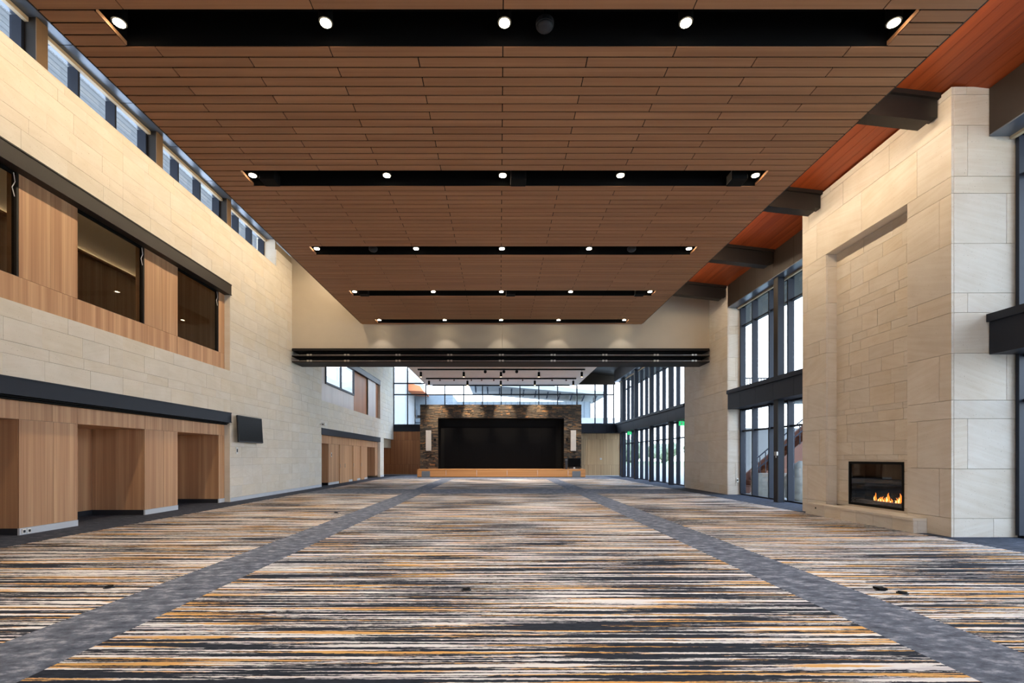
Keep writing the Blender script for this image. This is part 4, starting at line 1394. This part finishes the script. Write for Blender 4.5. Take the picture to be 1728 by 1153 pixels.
# floor boxes in the carpet
def floor_box(X, Y, label, open_=False):
    t = tag(empty('floor_box', (X, Y, 0)), label, 'floor box', 'floor boxes in the carpet')
    bm = bmesh.new()
    add_cyl(bm, (X, Y, 0.0), (X, Y, 0.012), 0.06, seg=20)
    mesh_obj('rim', bm, 'base_dark', t, loc=(X, Y, 0.006))
    bm = bmesh.new()
    if open_:
        add_box(bm, X - 0.05, X + 0.05, Y - 0.055, Y + 0.05, 0.012, 0.034)
    else:
        add_cyl(bm, (X, Y, 0.012), (X, Y, 0.022), 0.045, seg=16)
    mesh_obj('lid', bm, 'black', t, loc=(X, Y, 0.018))
def fpt(x, y):
    Y = EYE * F / (y - 772)
    return (x - 843) / F * Y, Y
for (x, y, lb, op) in ((1485, 996, 'small black floor box in the carpet on the fireplace side, with raised lid', True), (1523, 1002, 'flat black floor box beside the raised-lid one on the fireplace side', False),
                       (787, 996, 'flat black floor box in the middle carpet field', False), (184, 992, 'flat black floor box in the carpet beside the timber alcoves', False),
                       (567, 866, 'small black floor box in the carpet near the stone wall', False)):
    floor_box(*fpt(x, y), lb, op)

# ------------------------------------------------------------------ unseen wall and windows behind the photographer, added to steer the light
tag(box('wall_rear', -10.6, 4.14, -7.2, -7.0, 0.0, 11.2, 'wood_back'), kind='structure')
tag(box('wall_rear_upper', 4.14, 10.6, -7.2, -7.0, 7.6, 10.1, 'wood_back'), kind='structure')
rw = tag(empty('window_rear_added', (5.2, -7.1, 0)), kind='structure')
for k in range(2, 6):
    x = 0.06 + k * 2.07
    box('mullion', x - 0.05, x + 0.05, -7.2, -7.0, 0.0, 7.6, 'mullion', rw)
    if k < 5:
        box('pane', x + 0.055, x + 2.015, -7.106, -7.094, 0.06, 3.6, 'glass', rw)
        box('pane', x + 0.055, x + 2.015, -7.106, -7.094, 3.7, 7.58, 'glass', rw)
        box('transom', x + 0.051, x + 2.019, -7.16, -7.04, 3.6, 3.7, 'mullion', rw)
        box('sill_rail', x + 0.051, x + 2.019, -7.16, -7.04, 0.0, 0.06, 'mullion', rw)
tag(box('wall_right', XG, XG + 0.15, -7.0, 2.0, 0, 9.0, 'wood_back'), kind='structure')

# ------------------------------------------------------------------ outside
ground = tag(empty('ground', (0, 60, -0.2)), kind='structure')
box('paving', 10.7, 30, -10, 120, -0.25, -0.15, 'ground', ground)
box('paving', -60, 10.7, 44.8, 120, -0.25, -0.15, 'ground', ground)
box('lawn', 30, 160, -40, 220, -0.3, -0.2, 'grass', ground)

# building across the court behind the stage
bl = tag(empty('court_building', (0, 72, 0)), 'pale glazed building with a long white eave behind the end window', 'building')
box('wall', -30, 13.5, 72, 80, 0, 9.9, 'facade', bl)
for k in range(26):
    x = -9 + k * 0.9
    box('facade_fin', x - 0.04, x + 0.04, 71.9, 72.0, 6.0, 9.9, 'facade_glass', bl)
bm = bmesh.new()
add_prism(bm, [(-4.5, 12.2), (15.5, 10.55), (15.5, 11.0), (-4.5, 13.2)], 'Y', 69.5, 81)
mesh_obj('roof', bm, 'facade_white', bl, loc=(5, 75, 12))
for k in range(11):
    x = -3.5 + k * 1.75
    z = 12.1 - (x + 4.5) * 0.0825
    bm = bmesh.new()
    add_prism(bm, [(69.6, z - 0.1), (72.0, z - 0.8), (72.0, z - 0.1)], 'X', x - 0.1, x + 0.1)
    mesh_obj('eave_bracket', bm, 'mullion', bl, loc=(x, 71, z))
box('lower_wall', 9.5, 18.0, 71.0, 72.0, 0, 7.4, 'facade_white', bl)
for x in (14.3, 16.2):
    wv = box('window', x - 0.7, x + 0.7, 70.9, 71.0, 4.6, 6.6, 'facade_glass', bl)
wg = tag(empty('wing_building', (-14, 60, 0)), 'white building wing with orange timber soffit behind the end window', 'building')
box('wall', -22, -10.9, 56, 70, 0, 12.0, 'facade_white', wg)
box('upper_floor', -10.8, -6.0, 62, 70, 7.0, 9.6, 'facade', wg)
bm = bmesh.new()
add_prism(bm, [(-11.3, 9.5), (-9.0, 9.4), (-9.4, 10.0), (-11.3, 10.6)], 'Y', 57, 62)
mesh_obj('soffit', bm, 'terracotta', wg, loc=(-9, 59, 9.6))
for k in range(10):
    x = -10.6 + k * 0.75
    box('railing_baluster', x - 0.05, x + 0.05, 61.8, 61.9, 6.7, 7.7, 'facade_glass', wg)
box('wall_band', -10.8, -4.0, 62.0, 70, 4.0, 6.6, 'facade', wg)
for z in (5.2, 6.0):
    box('floor_line', -10.8, -5.0, 61.9, 62.0, z, z + 0.08, 'mullion', wg)

# outside stair by the middle window bay
stt = tag(empty('outdoor_stair', (15, 24, 0)), 'brown steel outdoor stair with railing seen through the window bay by the fireplace', 'stair')
for ya in (22.0, 23.6):
    bm = bmesh.new()
    add_prism(bm, [(11.5, -0.15), (12.2, -0.15), (18.0, 5.2), (18.0, 5.85), (11.5, 0.35)], 'Y', ya, ya + 0.12)
    mesh_obj('stringer', bm, 'rust', stt, loc=(15, ya, 2.5))
for k in range(22):
    x = 11.7 + k * 0.28
    z = 0.2 + k * 0.237
    box('tread', x, x + 0.32, 22.12, 23.6, z, z + 0.06, 'rust', stt)
    box('riser', x + 0.29, x + 0.32, 22.12, 23.6, z + 0.06, z + 0.237, 'rust', stt)
for k in range(24):
    x = 11.6 + k * 0.26
    z = 0.4 + k * 0.22
    box('baluster', x, x + 0.03, 22.04, 22.08, z, z + 1.0, 'mullion', stt)
for dz in (0.5, 1.0):
    bm = bmesh.new()
    add_cyl(bm, (11.5, 22.06, 0.35 + dz), (17.9, 22.06, 5.77 + dz), 0.03, seg=8)
    mesh_obj('handrail', bm, 'mullion', stt, loc=(14.7, 22.06, 3 + dz))
sw = tag(box('stair_wall', 12.6, 24, 26.5, 26.7, -0.15, 3.2, 'facade_white'), 'white garden wall behind the outdoor stair', 'wall')
bm = bmesh.new()
bmesh.ops.create_icosphere(bm, subdivisions=3, radius=0.5)
for v in bm.verts:
    n_ = v.co.normalized()
    k = 1 + 0.12 * math.sin(n_.x * 5 + 1) * math.cos(n_.y * 4) + 0.08 * math.sin(n_.z * 9)
    v.co = Vector((n_.x * 0.55 * k, n_.y * 0.45 * k, n_.z * 0.85 * k))
bmesh.ops.translate(bm, verts=bm.verts, vec=(11.9, 19.2, 0.5))
tag(mesh_obj('boulder', bm, 'rock', smooth=True, loc=(11.9, 19.2, 0.0)), 'upright grey boulder outside the window bay by the fireplace', 'boulder')
bp = tag(empty('planter_wall', (12, 21.4, 0)), 'low grey stone planter at the foot of the outdoor stair', 'planter')
for k in range(4):
    box('planter_stone', 11.2 + k * 0.4, 11.59 + k * 0.4, 20.9, 21.5, -0.15, 0.9, 'rock', bp)
# balcony railing seen through the upper panes
br = tag(empty('balcony_railing', (14, 23, 4.6)), 'dark balcony railing outside the upper window by the fireplace', 'railing')
box('balcony_deck', 11.2, 17.0, 24.0, 25.4, 4.4, 4.6, 'mullion', br)
for k in range(40):
    x = 11.3 + k * 0.14
    box('baluster', x, x + 0.025, 24.0, 24.03, 4.6, 5.5, 'mullion', br)
box('top_rail', 11.2, 17.0, 23.98, 24.05, 5.5, 5.56, 'mullion', br)
for x in (11.3, 14.0, 16.9):
    box('deck_post', x, x + 0.1, 24.5, 24.6, -0.15, 4.4, 'mullion', br)

# trees beyond the window wall
def tree(X, Y, h, w, seed, label):
    rr = random.Random(seed)
    t = tag(empty('tree', (X, Y, -0.2)), label, 'tree', 'trees beyond the window wall')
    bm = bmesh.new()
    add_cyl(bm, (X, Y, -0.2), (X, Y, h * 0.5), 0.22, 0.12, 8)
    mesh_obj('trunk', bm, 'bark', t, loc=(X, Y, 0))
    bm = bmesh.new()
    for k in range(7):
        c = (X + rr.uniform(-.5, .5) * w, Y + rr.uniform(-.5, .5) * w, h * rr.uniform(.4, .85))
        r = w * rr.uniform(.28, .42)
        b2 = bmesh.ops.create_icosphere(bm, subdivisions=3, radius=r)['verts']
        for v in b2:
            v.co *= 1 + 0.16 * math.sin(v.co.x * 7 / w * 2 + k) * math.cos(v.co.z * 9 / w * 2) + rr.uniform(-.07, .07)
            v.co += Vector(c)
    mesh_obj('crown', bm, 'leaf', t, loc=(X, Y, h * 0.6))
lab = ['loose green tree nearest the stone pier through the far windows', 'low rounded green tree through the second far window bay', 'wide green tree through the third far window bay',
       'green tree furthest along the lawn through the far windows']
for k, (X, Y, h, w) in enumerate(((62, 150, 6, 7), (52, 155, 5, 6), (45, 165, 6, 8), (80, 168, 5, 7))):
    tree(X, Y, h, w, k + 3, lab[k])
